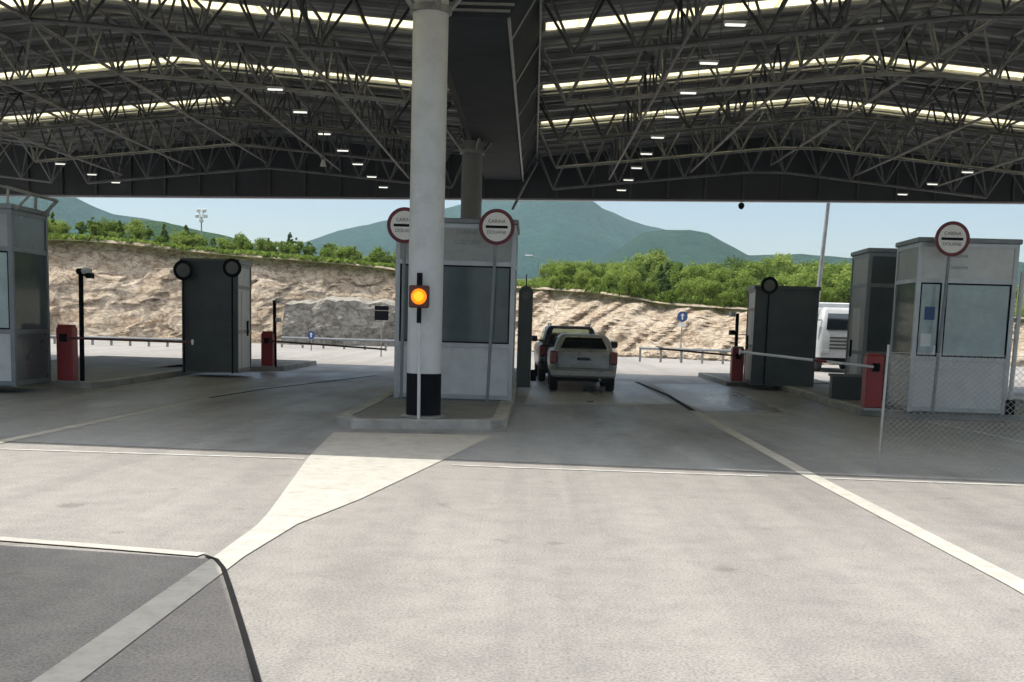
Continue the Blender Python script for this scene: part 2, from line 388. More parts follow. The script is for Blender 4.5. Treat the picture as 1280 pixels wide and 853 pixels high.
island([(IL.x-5, IL.y-.9), (IL.x-.2, IL.y-.2), (IL.x, IL.y+.3), (IL.x-.2, 40), (IL.x-5.2, 40)])
a = G(182, 467).xy; b_ = G(355, 464).xy
island([(a.x, a.y), (b_.x, b_.y), (b_.x+.1, b_.y+5), (a.x+.1, b_.y+5)])
a = G(908, 483).xy; b_ = G(1040, 487).xy
island([(a.x, a.y), (b_.x+.2, b_.y), (b_.x+.4, b_.y+6), (a.x, b_.y+6)])
a = G(1080, 521).xy; b_ = G(1300, 528).xy
island([(a.x, a.y+.3), (a.x+.5, a.y), (b_.x+1.5, b_.y-.3), (b_.x+2.4, 36), (a.x+.3, 36)])
# ------------------------------------------------------------------ canopy
Y0, Y1 = 14.9, 42.0
ridges = [(-27, 7.25), (-23, 7.85), (-16, 7.2), (-9, 7.88), (-2.2, 7.3)], [(0, 7.3), (7.55, 8.08), (15.1, 7.3), (22.6, 8.05), (26, 7.7)]
can = thing('border_canopy', 'huge dark steel truss canopy with bright skylight strips over all the booths and lanes', 'canopy')
strips = [(18.6, .7), (24.35, .68), (30.2, .66), (35.5, .64)]
def sk_ok(k, xa): return not (k == 3 and abs(xa - (-9)) < .1)     # this slope has no fourth strip
def deck(xa, za, xb, zb):
    """corrugated deck of one slope with gaps for the skylights"""
    prof = []; y = Y0; p = .38
    while y < Y1:
        for dy, dz in ((0, 0), (.12, 0), (.17, .055), (.33, .055)):
            prof.append((y+dy, dz))
        y += p
    gaps = [(s-w/2, s+w/2) for k, (s, w) in enumerate(strips) if sk_ok(k, xa)]
    mb = MB(); seg = []
    def flush():
        if len(seg) > 1:
            n = len(seg); vs_ = []
            for (yy, dz) in seg:
                vs_ += [(xa, sy(xa, yy), za+dz), (xb, sy(xb, yy), zb+dz), (xa, sy(xa, yy), za+dz+.03), (xb, sy(xb, yy), zb+dz+.03)]
            fs = []
            for i in range(n-1):
                q = i*4; r = q+4; fs += [(q, q+1, r+1, r), (q+2, r+2, r+3, q+3), (q, r, r+2, q+2), (q+1, q+3, r+3, r+1)]
            fs += [(0, 2, 3, 1), (4*n-4, 4*n-3, 4*n-1, 4*n-2)]
            mb.add(vs_, fs)
        seg.clear()
    for yy, dz in prof:
        if any(g0 < yy < g1 for g0, g1 in gaps): flush()
        else: seg.append((yy, dz))
    flush(); mb.build('roof_deck', M['roof'], can)
    for k, (s, w) in enumerate(strips):
        if not sk_ok(k, xa): continue
        q = MB(); ex = .24; n = 10
        for i in range(n):                             # overlapping translucent sheets
            t0, t1 = max(0, i/n-.002), (i+1)/n+.002
            xs = (xa+(xb-xa)*t0, xa+(xb-xa)*t1); zs = (za+(zb-za)*t0+.09+.014*(i % 2), za+(zb-za)*t1+.09+.014*(i % 2))
            q.loft([[(xs[0], sy(xs[0], s-w/2-ex), zs[0]), (xs[1], sy(xs[1], s-w/2-ex), zs[1]), (xs[1], sy(xs[1], s+w/2+ex), zs[1]), (xs[0], sy(xs[0], s+w/2+ex), zs[0])],
                    [(xs[0], sy(xs[0], s-w/2-ex), zs[0]+.012), (xs[1], sy(xs[1], s-w/2-ex), zs[1]+.012), (xs[1], sy(xs[1], s+w/2+ex), zs[1]+.012), (xs[0], sy(xs[0], s+w/2+ex), zs[0]+.012)]])
        q.build('skylight', M['skylight'], can)
for poly in ridges:
    for (xa, za), (xb, zb) in zip(poly[:-1], poly[1:]): deck(xa, za, xb, zb)
g0 = MB(); g0.prism([(-2.3, Y0+.25), (.1, Y0), (.1, Y1-.2), (-2.3, Y1+.1)], 7.4, 7.44); g0.build('gutter_lid', M['roof'], can)
def roofz(x):
    for poly in ridges:
        for (xa, za), (xb, zb) in zip(poly[:-1], poly[1:]):
            if xa <= x <= xb: return za+(zb-za)*(x-xa)/(xb-xa)
    return 7.3
def truss(x0, x1, y, depth, mat=None):
    mb = MB(); n = max(4, int(round((x1-x0)/1.05))); wv = .62
    X = [x0+(x1-x0)*i/n for i in range(n+1)]
    top = lambda x, s: Vector((x, sy(x, y)+s*wv, roofz(x)-.10))
    bot = lambda x: Vector((x, sy(x, y), roofz(x)-depth-.10))
    mids = [(X[i]+X[i+1])/2 for i in range(n)]
    for i in range(n):
        for s in (-1, 1):
            mb.tube(top(X[i], s), top(X[i+1], s), .042, 6)
            mb.tube(top(X[i], s), bot(mids[i]), .027, 5); mb.tube(bot(mids[i]), top(X[i+1], s), .027, 5)
        if i: mb.tube(top(X[i], -1), top(X[i], 1), .03, 5)
        if i < n-1: mb.tube(bot(mids[i]), bot(mids[i+1]), .046, 6)
    return mb.build('truss', mat or M['truss'], can)
bays = [(-27, -16.1), (-15.9, -2.25), (.05, 15.0), (15.2, 25.9)]
for k, y in enumerate((17.0, 21.3, 25.9, 31.2, 36.4, 40.8)):
    for (x0, x1) in bays: truss(x0, x1, y, 1.05 if k < 5 else 1.2, M['truss_dark'] if k in (1, 3) else M['truss'])
def long_truss(x, depth):
    mb = MB(); n = 16; z1 = roofz(x)-.18; z0 = z1-depth
    pt = lambda t, z, o=0: Vector((x+o, sy(x, Y0+.6+(Y1-Y0-1.4)*t), z))
    for i in range(n):
        t0, t1 = i/n, (i+1)/n; tm = (t0+t1)/2
        mb.tube(pt(t0, z1), pt(t1, z1), .034); mb.tube(pt(t0, z1), pt(tm, z0), .025, 5); mb.tube(pt(tm, z0), pt(t1, z1), .025, 5)
        if i < n-1: mb.tube(pt(tm, z0), pt(tm+1/n, z0), .034)
    mb.build('longitudinal_truss', M['truss_dark'], can)
for x in (-19.5, -14, -11.5, -9, -6.5, -4.2, 2.4, 5, 7.55, 10.2, 12.8, 18.5): long_truss(x, 1.0)
pl = MB()
for y in [16.2+1.28*i for i in range(20)]:                         # slim purlins under the deck
    if any(abs(y-s) < w*.5+.3 for s, w in strips): continue
    for poly in ridges:
        for (xa, za), (xb, zb) in zip(poly[:-1], poly[1:]):
            pl.loft([[(x, sy(x, y)+dy, z+dz) for dy, dz in ((-.04, -.10), (.04, -.10), (.04, -.008), (-.04, -.008))] for x, z in ((xa, za), (xb, zb))])
pl.build('purlins', M['roof'], can)
def fascia(y, zb, zt, ribs, trim, fall=0.0):
    x0, x1 = -27.2, 26.2; bz = lambda x: zb+fall*x
    wall = lambda o0, o1, lo_, hi_: MB().loft([[(x, sy(x, y)+o0, lo_(x)), (x, sy(x, y)+o1, lo_(x)), (x, sy(x, y)+o1, hi_(x)), (x, sy(x, y)+o0, hi_(x))] for x in (x0, x1)])
    o = wall(0, .14, bz, lambda x: zt).build('fascia', M['fascia'], can)
    if ribs:
        x = x0+.4
        while x < x1:
            yy = sy(x, y)-.09; MB().box(x, x+.07, yy, yy+.085, bz(x)+.05, zt-.5).build('fascia_rib', M['truss_dark'], o); x += 1.25
    if trim: wall(-.06, .2, lambda x: bz(x)-.06, lambda x: bz(x)-.002).build('edge_trim', M['trim'], o)
fascia(Y0-.2, 6.35, 8.25, False, False)
fascia(Y1+.05, 5.87, 8.3, True, True, .013)
# valley gutter box between the two bays
g = MB(); y0, y1 = 19.75, 41.8; zb = 6.42
sec = lambda y: [(-1.72, y, zb), (-.5, y, zb), (-.02, y, 7.27), (-2.18, y, 7.27)]
g.loft([sec(y0), sec(y1)]); gut = g.build('valley_gutter', M['gutter'], can)
g = MB()
for k in range(7):
    z = zb+.08+k*.1; t = (z-zb)/.77; g.box(-1.72-.46*t+.03, -.5+.48*t-.03, y0-.03, y0-.002, z, z+.04)
g.build('front_louvre', M['roof'], gut)
g = MB(); g.tube((-.5, y0, zb-.01), (-.42, y1, zb-.01), .028); g.tube((-.01, y0, 7.15), (.03, y1, 7.15), .022)
for k in range(6):
    y = y0+1.5+k*4; g.tube((-.49, y, zb), (-.03, y, 7.22), .02)
g.build('gutter_pipe', M['steel'], gut)
g = MB(); g.tube((.03, 41.2, 7.0), (-.75, 41.2, 5.4), .05); g.tube((.03, 41.0, 6.9), (-.4, 41.0, 6.1), .035)
g.build('diagonal_brace', M['steel'], can)
# columns
def column(x, y, r, ztop, mat, band, label):
    mb = MB(); mb.lathe([(r, .84), (r, ztop)], (x, y, 0), n=32)
    o = mb.build('column', mat, can, smooth=40, label=label)
    q = MB(); q.lathe([(r+.004, .15), (r+.004, .84)], (x, y, 0), n=32); q.build('base_band', M['black'] if band else mat, o, smooth=40)
    q = MB(); q.lathe([(r+.09, .15), (r+.09, .17), (r+.02, .185)], (x, y, 0), n=24); q.build('base_plate', M['steel'], o)
    q = MB(); q.lathe([(r+.002, ztop-.34), (r+.05, ztop-.33), (r+.05, ztop-.24), (r+.002, ztop-.23)], (x, y, 0), n=32)
    for k in range(4):
        a_ = k*PI/2+.4; c, s_ = math.cos(a_), math.sin(a_)
        q.tube((x+c*r, y+s_*r, ztop-.28), (x+c*(r+.55), y+s_*(r+.55), ztop+.4), .05)
    q.build('column_collar', M['truss'], o)
CX = G(529, 521, .15)
column(CX.x, CX.y, .272, 6.62, M['col_white'], True, 'thick white round column with a black painted foot on the kerbed island')
c2 = P(588, 300, 33.0)
column(c2.x, 33.0, .28, 6.41, M['col_dark'], False, 'grey round column behind the centre booth')
column(-16, 27, .27, 6.3, M['col_dark'], False, None); column(15.1, 29, .27, 6.5, M['col_dark'], False, None)
# lamps in rows under the trusses
def lamp(loc, label, first=[]):
    if first: return dup(first[0], loc, 0, label)
    t = thing('ceiling_lamp', label, 'lamp', loc, 0, 'tube lamps hung in rows under the canopy')
    MB().box(-.17, .17, -.045, .045, 0, .04, bev=.01).build('housing', M['panel_grey'], t)
    MB().box(-.15, .15, -.03, .03, -.03, -.002, bev=.01).build('diffuser', M['lamp'], t)
    q = MB(); q.tube((-.18, 0, .05), (-.18, 0, .9), .008, 4); q.tube((.18, 0, .05), (.18, 0, .9), .008, 4); q.build('hanger', M['truss_dark'], t)
    first.append(t); return t
for x, yy, lab in ((2.85, [18.4, 21.05, 23.7, 26.4, 29.3, 32.1, 35, 37.9, 40.8], 'small bright tube lamp in the row just right of the dark valley gutter'),
               (-5.2, [24.5, 27.1, 30.2, 33.1, 35.9, 39, 42.0], 'small bright tube lamp in the row just left of the white column'),
               (-14.7, [37.9, 40.6, 42.9], 'small bright tube lamp in the outer row above the left booth'),
               (11.8, [33.9, 36.8, 39.7], 'small bright tube lamp in the outer row above the dark far right booth')):
    for y in yy: lamp((x, y, 6.1), lab)
# small hung items
t = thing('ceiling_camera', 'tiny dark dome camera hanging from the far canopy edge in the right bay', 'camera', P(927, 251, 41.6))
q = MB(); q.tube((0, 0, -.05), (0, 0, .6), .02); q.build('stem', M['black'], t)
q = MB(); q.lathe([(.02, -.06), (.09, -.1), (.11, -.17), (.08, -.25), (.02, -.29)], n=14); q.build('dome', M['black'], t, smooth=True)
for px, py, y, lab in ((404, 204, 30, 'pale cone loudspeaker hung under the left bay'), (1100, 31, 23, 'pale cone loudspeaker hung near the ridge of the right bay')):
    t = thing('loudspeaker', lab, 'loudspeaker', P(px, py, y)); q = MB(); q.tube((0, 0, 0), (0, 0, 1.2), .015); q.build('bracket', M['truss_dark'], t)
    q = MB(); q.lathe([(.03, .08), (.05, .03), (.07, -.05), (.08, -.08), (.06, -.075)], n=16); q.build('horn', M['panel'], t, smooth=40)
# ------------------------------------------------------------------ booths
def booth(name, label, loc, rz, w, d, h, style):
    t = thing(name, label, 'booth', loc, rz)
    fr, p = M['alu'], .085
    sill, head = 1.02, h*.745
    q = MB()
    xs = [0, w-p]; dv = style.get('div')
    for x in xs:
        for y in (0, d-p): q.box(x, x+p, y, y+p, 0, h-.1)
    if dv: q.box(dv*w-p/2, dv*w+p/2, .004, p-.004, sill+p, head)
    for z in (.02, sill, head, h-.1-p):
        q.box(p, w-p, .006, p-.006, z, z+p); q.box(p, w-p, d-p+.006, d-.006, z, z+p)
        for x in xs: q.box(x+.006, x+p-.006, p, d-p, z, z+p)
    q.build('frame', style.get('frame', fr), t)
    MB().box(-.04, w+.04, -.04, d+.04, h-.1, h, bev=.015).build('roof', style.get('roofm', M['alu_dark']), t)
    MB().box(.01, w-.01, .01, d-.01, 0, .018).build('floor', M['interior'], t)
    f = style['front']
    if f == 'blank':
        MB().box(p, w-p, .02, .05, .105, h-.185).build('back_wall', M['panel_dark'], t)
    else:
        bt = 'lower_panel'
        xr = [(p, dv*w-p/2), (dv*w+p/2, w-p)] if dv else [(p, w-p)]
        MB().box(p, w-p, .03, .055, .105, sill).build(bt, M['panel'], t)
        hp = MB().box(p, w-p, .022, .05, head+p, h-.185).build('header_panel', style.get('headm', M['panel_grey']), t)
        for (xa, xb) in xr:
            wd = MB().box(xa, xb, .035, .047, sill+p, head).build('window', style.get('glass', M['glass_dark']), t)
            fg = MB()
            for (u0, u1, z0, z1) in ((xa, xa+.03, sill+p, head), (xb-.03, xb, sill+p, head), (xa+.03, xb-.03, sill+p, sill+p+.03), (xa+.03, xb-.03, head-.03, head)):
                fg.box(u0, u1, .02, .033, z0, z1)
            fg.build('window_seal', M['black'], wd)
        for k, (s, xx, zz) in enumerate(style.get('text', ())):
            text(s, .11, M['alu_dark'], hp, 'lettering', (xx*w, .019, zz*h))
        MB().box(p+.02, w-p-.02, .16, .7, sill-.12, sill-.07).build('desk', M['panel_grey'], t)
        MB().box(p+.25, p+.3, d-.32, d-.3, sill, head).build('blind', M['interior'], t)
    bw = style.get('back', M['interior'])
    MB().box(p, w-p, d-.06, d-.03, .105, h-.185).build('rear_wall', bw, t)
    for x, nm in ((.02, 'L'), (w-.05, 'R')):
        s = style.get(nm, 'panel')
        if s == 'glass':
            MB().box(x+.003, x+.027, p, d-p, .105, sill).build('side_panel', style.get('sidem', M['panel_slate']), t)
            MB().box(x+.01, x+.02, p, d-p, sill+p, head).build('side_window', M['glass_dark'], t)
            MB().box(x+.003, x+.027, p, d-p, head+p, h-.185).build('side_header', style.get('sidehead', M['panel_grey']), t)
        else:
            MB().box(x+.002, x+.028, p, d-p, .105, h-.185).build('side_panel', style.get('sidem', M['panel_grey']), t)
            if s == 'door':
                dd = MB().box(x-.008 if nm == 'L' else x+.029, x+.001 if nm == 'L' else x+.038, d*.3, d*.75, .12, 2.1).build('door', M['panel'], t)
                hx = x-.05 if nm == 'L' else x+.04
                MB().box(hx, hx+.04, d*.68, d*.71, .95, 1.35).build('handle', M['black'], dd)
    return t
L0 = G(488, 499, .15); R0 = G(640, 499, .15); yb = (L0.y+R0.y)/2
booth('inspection_booth', 'grey aluminium inspection booth with large dark window behind the white column', (L0.x, yb, .14), 0, R0.x-L0.x, 2.6, 3.48,
      dict(front='win', div=.165, text=(('CARINA', .585, .925), ('CUSTOMS', .595, .87)), R='glass', L='glass', headm=M['panel_grey'],))
# right booth
p0 = G(1134, 514, .15)
rb = booth('inspection_booth', 'pale aluminium inspection booth with blue-green window and notices on the right island', (p0.x, p0.y, .14), -.05, 1.92, 1.75, 3.42,
      dict(front='win', div=.28, glass=M['glass_pale'], text=(('Carina', .42, .90), ('Customs', .40, .835)), headm=M['panel'], L='glass', sidem=M['panel'], back=M['panel_slate']))
q = MB().box(.13, .44, .052, .058, 1.35, 2.3); q.build('notice', M['paper'], rb)
MB().box(.2, .4, .030, .034, 1.82, 2.08).build('blue_notice', M['blue'], rb)
q = MB(); q.box(.16, .36, .029, .033, 1.3, 1.55); q.box(.42, .5, .03, .034, 1.15, 1.32); q.build('small_notice', M['paper'], rb)
# left booth
p0 = G(20, 483, .15)
booth('inspection_booth', 'slate grey inspection booth cut by the left edge of the photo', (p0.x-2.3, p0.y, .14), .0, 2.3, 1.75, 3.5,
      dict(front='win', div=.4, R='glass', sidem=M['panel_slate'], sidehead=M['panel_slate'], frame=M['alu_dark'], glass=M['glass_pale'], back=M['interior']))
# far left booth: canopy shade put into the dark end wall, light into the pale side
p0 = G(228, 464, .15); p1 = G(309, 464, .15)
booth('inspection_booth', 'dark booth between two red barriers at left, blank end wall and pale side', (p0.x, p0.y, .14), .03, p1.x-p0.x, 1.75, 2.92,
      dict(front='blank', R='door', sidem=M['panel'], frame=M['panel_dark'], roofm=M['panel_dark']))
p0r = G(938, 481, .15); p1r = G(1010, 482, .15)
booth('inspection_booth', 'dark booth left of the street lamp at right, blank end wall behind the barrier arm', (p0r.x, p0r.y, .14), -.06, p1r.x-p0r.x, 1.75, 2.72,
      dict(front='blank', L='door', sidem=M['panel'], frame=M['panel_dark'], roofm=M['panel_dark']))  # end wall coloured dark for canopy shade, side coloured pale as if lit
p0s = P(1076, 470, 28); p1s = P(1124, 470, 28)
booth('inspection_booth', 'tall slate grey booth right behind the pale right booth', (p0s.x, 28, .14), -.06, 1.0, 1.9, 3.45,
      dict(front='blank', L='door', sidem=M['panel_grey'], frame=M['alu_dark'], roofm=M['alu_dark']))
t = thing('low_wall', 'dark low concrete wall at the foot of the tall slate booth', 'wall', (p0s.x-.75, 27.6, .14))
MB().box(0, 1.5, 0, .25, 0, .52).build('wall_body', M['panel_dark'], t); MB().box(-.03, 1.53, -.03, .28, .52, .58).build('coping', M['island'], t)
# bracket on the left booth
t = thing('awning_frame', 'pale steel awning frame on the roof of the left booth', 'awning', P(0, 262, p0.y*0+G(20, 483, .15).y))
yy = G(20, 483, .15).y; o0 = t.location.copy()
q = MB()
for a_, c_ in (((-30, 224), (38, 243)), ((10, 237), (9, 262)), ((38, 243), (20, 262))):
    q.tube(P(a_[0], a_[1], yy)-o0, P(c_[0], c_[1], yy)-o0, .025)
    q.tube(P(a_[0], a_[1], yy)-o0+Vector((0, 1.3, 0)), P(c_[0], c_[1], yy)-o0+Vector((0, 1.3, 0)), .035)
q.tube(P(38, 243, yy)-o0, P(38, 243, yy)-o0+Vector((0, 1.3, 0)), .03)
q.build('frame', M['steel'], t)
# rounded dark terminal right of centre booth
pt = G(655, 484, .15)
t = thing('lane_terminal', 'tall dark rounded-top lane terminal beside the centre booth', 'terminal', (pt.x-.02, pt.y, .14))
w2 = .17; ring = lambda y, e: [(-w2+e, y, 0)] + [(math.cos(PI-PI*k/12)*(w2-e), y, 2.22+math.sin(PI-PI*k/12)*(w2-e)) for k in range(13)] + [(w2-e, y, 0)]
MB().loft([ring(0, .02), ring(.02, 0), ring(.38, 0), ring(.4, .02)]).build('cabinet', M['panel_dark'], t, smooth=30)
q = MB(); q.tube((0, .2, 2.38), (0, .2, 2.66), .014); q.build('antenna', M['black'], t)
q = MB(); q.lathe([(.0, 0), (.1, .0), (.1, .01), (0, .01)], (0, -.012, 2.16), 'Y', 20); q.build('speaker_grille', M['signgrey'], t)
MB().box(.17, .3, .1, .3, .15, .42, bev=.02).build('side_box', M['black'], t)
# ------------------------------------------------------------------ round customs signs
def round_sign(name, label, centre, base, r=.335):
    t = thing(name, label, 'sign', base); c = centre - Vector(base)
    q = MB(); q.tube((0, .03, 0), (c.x, .03, c.z+r*.8), .032, 10); q.build('pole', M['alu_dark'], t, smooth=40)
    d = MB(); d.lathe([(0, .012), (r, .012), (r, 0), (0, 0)], (c.x, -.02, c.z), 'Y', 40); disc = d.build('disc', M['white'], t)
    rg = MB(); n = 40
    ring = lambda rr, y: [(c.x+math.cos(2*PI*i/n)*rr, y, c.z+math.sin(2*PI*i/n)*rr) for i in range(n)]
    A = ring(r*1.0, -.024); B = ring(r*.80, -.024); A2 = ring(r*1.0, -.0205); B2 = ring(r*.80, -.0205)
    vs_ = A+B+A2+B2; fs = []
    for i in range(n):
        j = (i+1) % n; fs += [(i, j, n+j, n+i), (2*n+i, 3*n+i, 3*n+j, 2*n+j), (i, 2*n+i, 2*n+j, j), (n+i, n+j, 3*n+j, 3*n+i)]
    rg.add(vs_, fs); rg.build('red_rim', M['signred'], disc)
    MB().box(c.x-r*.62, c.x+r*.62, -.025, -.0205, c.z-r*.075, c.z+r*.075).build('bar', M['black'], disc)
    text('CARINA', r*.27, M['signgrey'], disc, 'lettering', (c.x, -.0225, c.z+r*.30))
    text('DOUANE', r*.26, M['signgrey'], disc, 'lettering', (c.x, -.0225, c.z-r*.30))
    return t
def sign_at(cp, bp, label, y):
    c = P(cp[0], cp[1], y); b0 = P(bp[0], bp[1], y); return round_sign('customs_sign', label, c, Vector((b0.x, y, .14)))
ys = yb-.45
sign_at((506, 282), (501, 500), 'round red-rimmed CARINA sign half hidden by the white column', ys)
sign_at((621, 284), (609, 500), 'round red-rimmed CARINA sign right of the white column', ys)
sign_at((1190, 299), (1166, 512), 'round red-rimmed CARINA sign before the pale right booth', G(1134, 514, .15).y-.4)
def sign_back(px, py, base, y, label, r=.26):
    c = P(px, py, y); t = thing('round_sign', label, 'sign', (c.x, y, .14)); z = c.z-.14
    q = MB(); q.tube((0, .02, 0), (0, .02, z+r*.5), .022, 8); q.build('pole', M['black'], t)
    q = MB(); q.lathe([(0, .015), (r, .015), (r, 0), (0, 0)], (0, 0, z), 'Y', 32); dd = q.build('disc', M['black'], t)
    q = MB(); q.lathe([(0, -.002), (r*.66, -.002), (r*.66, -.012), (0, -.012)], (0, 0, z), 'Y', 32); q.build('back_plate', M['signgrey'], dd)
yf = p0.y-.35
sign_back(229, 338, None, yf, 'dark back of a round sign at the left corner of the far dark booth')
sign_back(290, 335, None, yf-.05, 'dark back of a round sign at the right end of the far dark booth', .24)
sign_back(962, 357, None, p0r.y-.3, 'dark back of a round sign on the dark booth left of the street lamp', .23)
# ------------------------------------------------------------------ amber signal
ps = P(523, 520, CX.y-.47)
t = thing('traffic_light', 'square amber warning light, lit, on a thin pole before the white column', 'traffic light', (ps.x, ps.y, .14))
c = P(524, 371, ps.y)-Vector(t.location)
q = MB(); q.tube((0, .05, 0), (c.x, .05, c.z+.32), .026, 10); q.build('pole', M['col_white'], t, smooth=40)
q = MB(); q.tube((c.x, .03, c.z+.12), (c.x, .03, c.z+.36), .045, 8); q.tube((c.x, .03, c.z-.4), (c.x, .03, c.z-.12), .036, 8); q.build('clamp', M['black'], t)
hs = MB().box(c.x-.155, c.x+.155, -.06, .06, c.z-.17, c.z+.17, bev=.02).build('housing', pm('lamp_housing', (.09, .02, .012), .5), t)
q = MB(); q.lathe([(.12, -.062), (.115, -.075), (.08, -.1), (.0, -.11)], (c.x, 0, c.z), 'Y', 28); q.build('lens', M['amber'], hs, smooth=True)
q = MB(); q.lathe([(.08, -.108), (.05, -.118), (0, -.12)], (c.x, 0, c.z), 'Y', 20); q.build('bulb_glow', M['amber_core'], hs, smooth=True)
# ------------------------------------------------------------------ barriers
M['armdark'] = pm('dark_arm_paint', (.10, .035, .032), .5, var=.2)
def barrier(label, bp, end, h, striped=False):
    b0 = G(*bp, .15); t = thing('lane_barrier', label, 'barrier', (b0.x, b0.y, .14))
    MB().box(-.17, .17, -.16, .16, .05, h, bev=.02).build('housing', M['red'], t)
    MB().box(-.185, .185, -.175, .175, 0, .05).build('base_plate', M['steel'], t)
    MB().box(-.15, .15, -.14, .14, h, h+.05, bev=.015).build('top_cap', M['steel'] if h < 1 else M['red'], t)
    e = P(end[0], end[1], b0.y-.25) - Vector(t.location); s0 = Vector((0, -.22, h-.22)); e.y = -.22
    q = MB(); q.box(-.06, .06, -.26, -.16, h-.3, h-.14); q.build('pivot', M['black'], t)
    arm = MB(); arm.tube(s0, e, .026, 8)
    a_ = arm.build('barrier_arm', M['panel'] if striped else M['armdark'], t)
    if striped:
        for k in (2,): MB().tube(s0.lerp(e, (k+.2)/6), s0.lerp(e, (k+.8)/6), .028, 8).build('arm_stripe', M['signred'], a_)
    MB().lathe([(.0, -.01), (.06, -.01), (.06, .01), (0, .01)], (e.x, e.y, e.z), 'X', 12).build('arm_tip', M['white'], a_)
barrier('red barrier box beside the left booth, arm reaching to the dark booth', (85, 478), (240, 428), 1.16)
barrier('red barrier box before the pale right booth, arm reaching left', (1088, 512), (925, 440), 1.08, True)
barrier('small red barrier box at the left side of the dark booth by the street lamp', (920, 478), (824, 436), .98)
barrier('small red barrier box right of the far dark booth at left', (335, 459), (482, 437), 1.0)
# camera poles
def cam_pole(label, bp, top, heads, y=None):
    b0 = G(*bp, .15); c = P(top[0], top[1], b0.y) - Vector((b0.x, b0.y, .14))
    t = thing('camera_pole', label, 'camera pole', (b0.x, b0.y, .14))
    q = MB(); q.tube((0, 0, 0), c, .05, 10); q.build('pole', M['black'], t, smooth=40)
    for (dx, dz, s, m) in heads:
        q = MB(); q.tube((c.x, 0, c.z+dz), (c.x+dx, -.02, c.z+dz), .02); q.box(c.x+dx-.06*s, c.x+dx+.06*s, -.22*s, .16*s, c.z+dz-.07*s, c.z+dz+.07*s, bev=.012)
        q.lathe([(.05*s, -.22*s), (.055*s, -.27*s), (.03*s, -.275*s)], (c.x+dx, 0, c.z+dz), 'Y', 14)
        q.build('camera', M[m], t)
cam_pole('tall black pole with camera cluster behind the left red barrier', (103, 476), (101, 338), [(.14, -.02, .9, 'panel'), (.2, -.11, .8, 'black'), (.03, -.03, .9, 'black')])
cam_pole('black pole with two small cameras right of the far dark booth at left', (344, 459), (343, 376), [(.14, 0, 1.0, 'panel'), (.13, -.55, .9, 'panel')])
cam_pole('black pole with two small cameras above the small red barrier at right', (918, 477), (922, 392), [(-.16, -.02, 1.1, 'panel'), (-.14, -.55, 1.0, 'black')])
# leaning white pole at far right
b0 = P(1263, 490, 24); t = thing('leaning_post', 'pale leaning post with a black foot right of the pale right booth', 'post', (b0.x, 24, .14))
e = P(1279, 340, 24)-Vector(t.location); q = MB(); q.tube((0, 0, .0), e, .045, 10); q.build('post', M['panel'], t, smooth=40)
MB().box(-.09, .09, -.08, .08, 0, .3, bev=.02).build('foot', M['black'], t)
fa, fb = G(1097, 592), G(1330, 603)
t = thing('chain_link_fence', 'thin see-through chain-link fence on the road before the pale right booth', 'fence', (fa.x, fa.y, 0))
fd = (fb-fa); fl = fd.length; fdn = fd/fl; fh = 1.5
q = MB(); p_ = .075; n = int(fl/p_)
for k in range(-int(fh/p_), n):
    for sgn in (1, -1):
        s0_ = k*p_ if sgn > 0 else (k+fh/p_)*p_; e0_ = s0_+fh*sgn
        z0_, z1_ = .05, .05+fh-.1; s_a, s_b = s0_, e0_
        def clip(s1, zz1, s2, zz2):
            if s1 < 0: zz1 += (zz2-zz1)*(0-s1)/(s2-s1); s1 = 0
            if s1 > fl: zz1 += (zz2-zz1)*(fl-s1)/(s2-s1); s1 = fl
            return s1, zz1
        if max(s_a, s_b) <= 0 or min(s_a, s_b) >= fl: continue
        A_ = clip(s_a, z0_, s_b, z1_); B_ = clip(s_b, z1_, s_a, z0_)
        pa = fdn*A_[0]; pb = fdn*B_[0]; q.tube((pa.x, pa.y+.004*sgn, A_[1]), (pb.x, pb.y+.004*sgn, B_[1]), .0022, 3)
q.build('wire_mesh', M['steel'], t)
for f_ in (0, fl):
    pp = fdn*f_; q = MB(); q.tube((pp.x, pp.y, 0), (pp.x+.02, pp.y, fh+.05), .016, 10); q.build('post', M['steel'], t, smooth=40)
q = MB(); q.tube((0, 0, fh-.04), (fd.x, fd.y, fh-.04), .003, 5); q.build('top_wire', M['steel'], t)
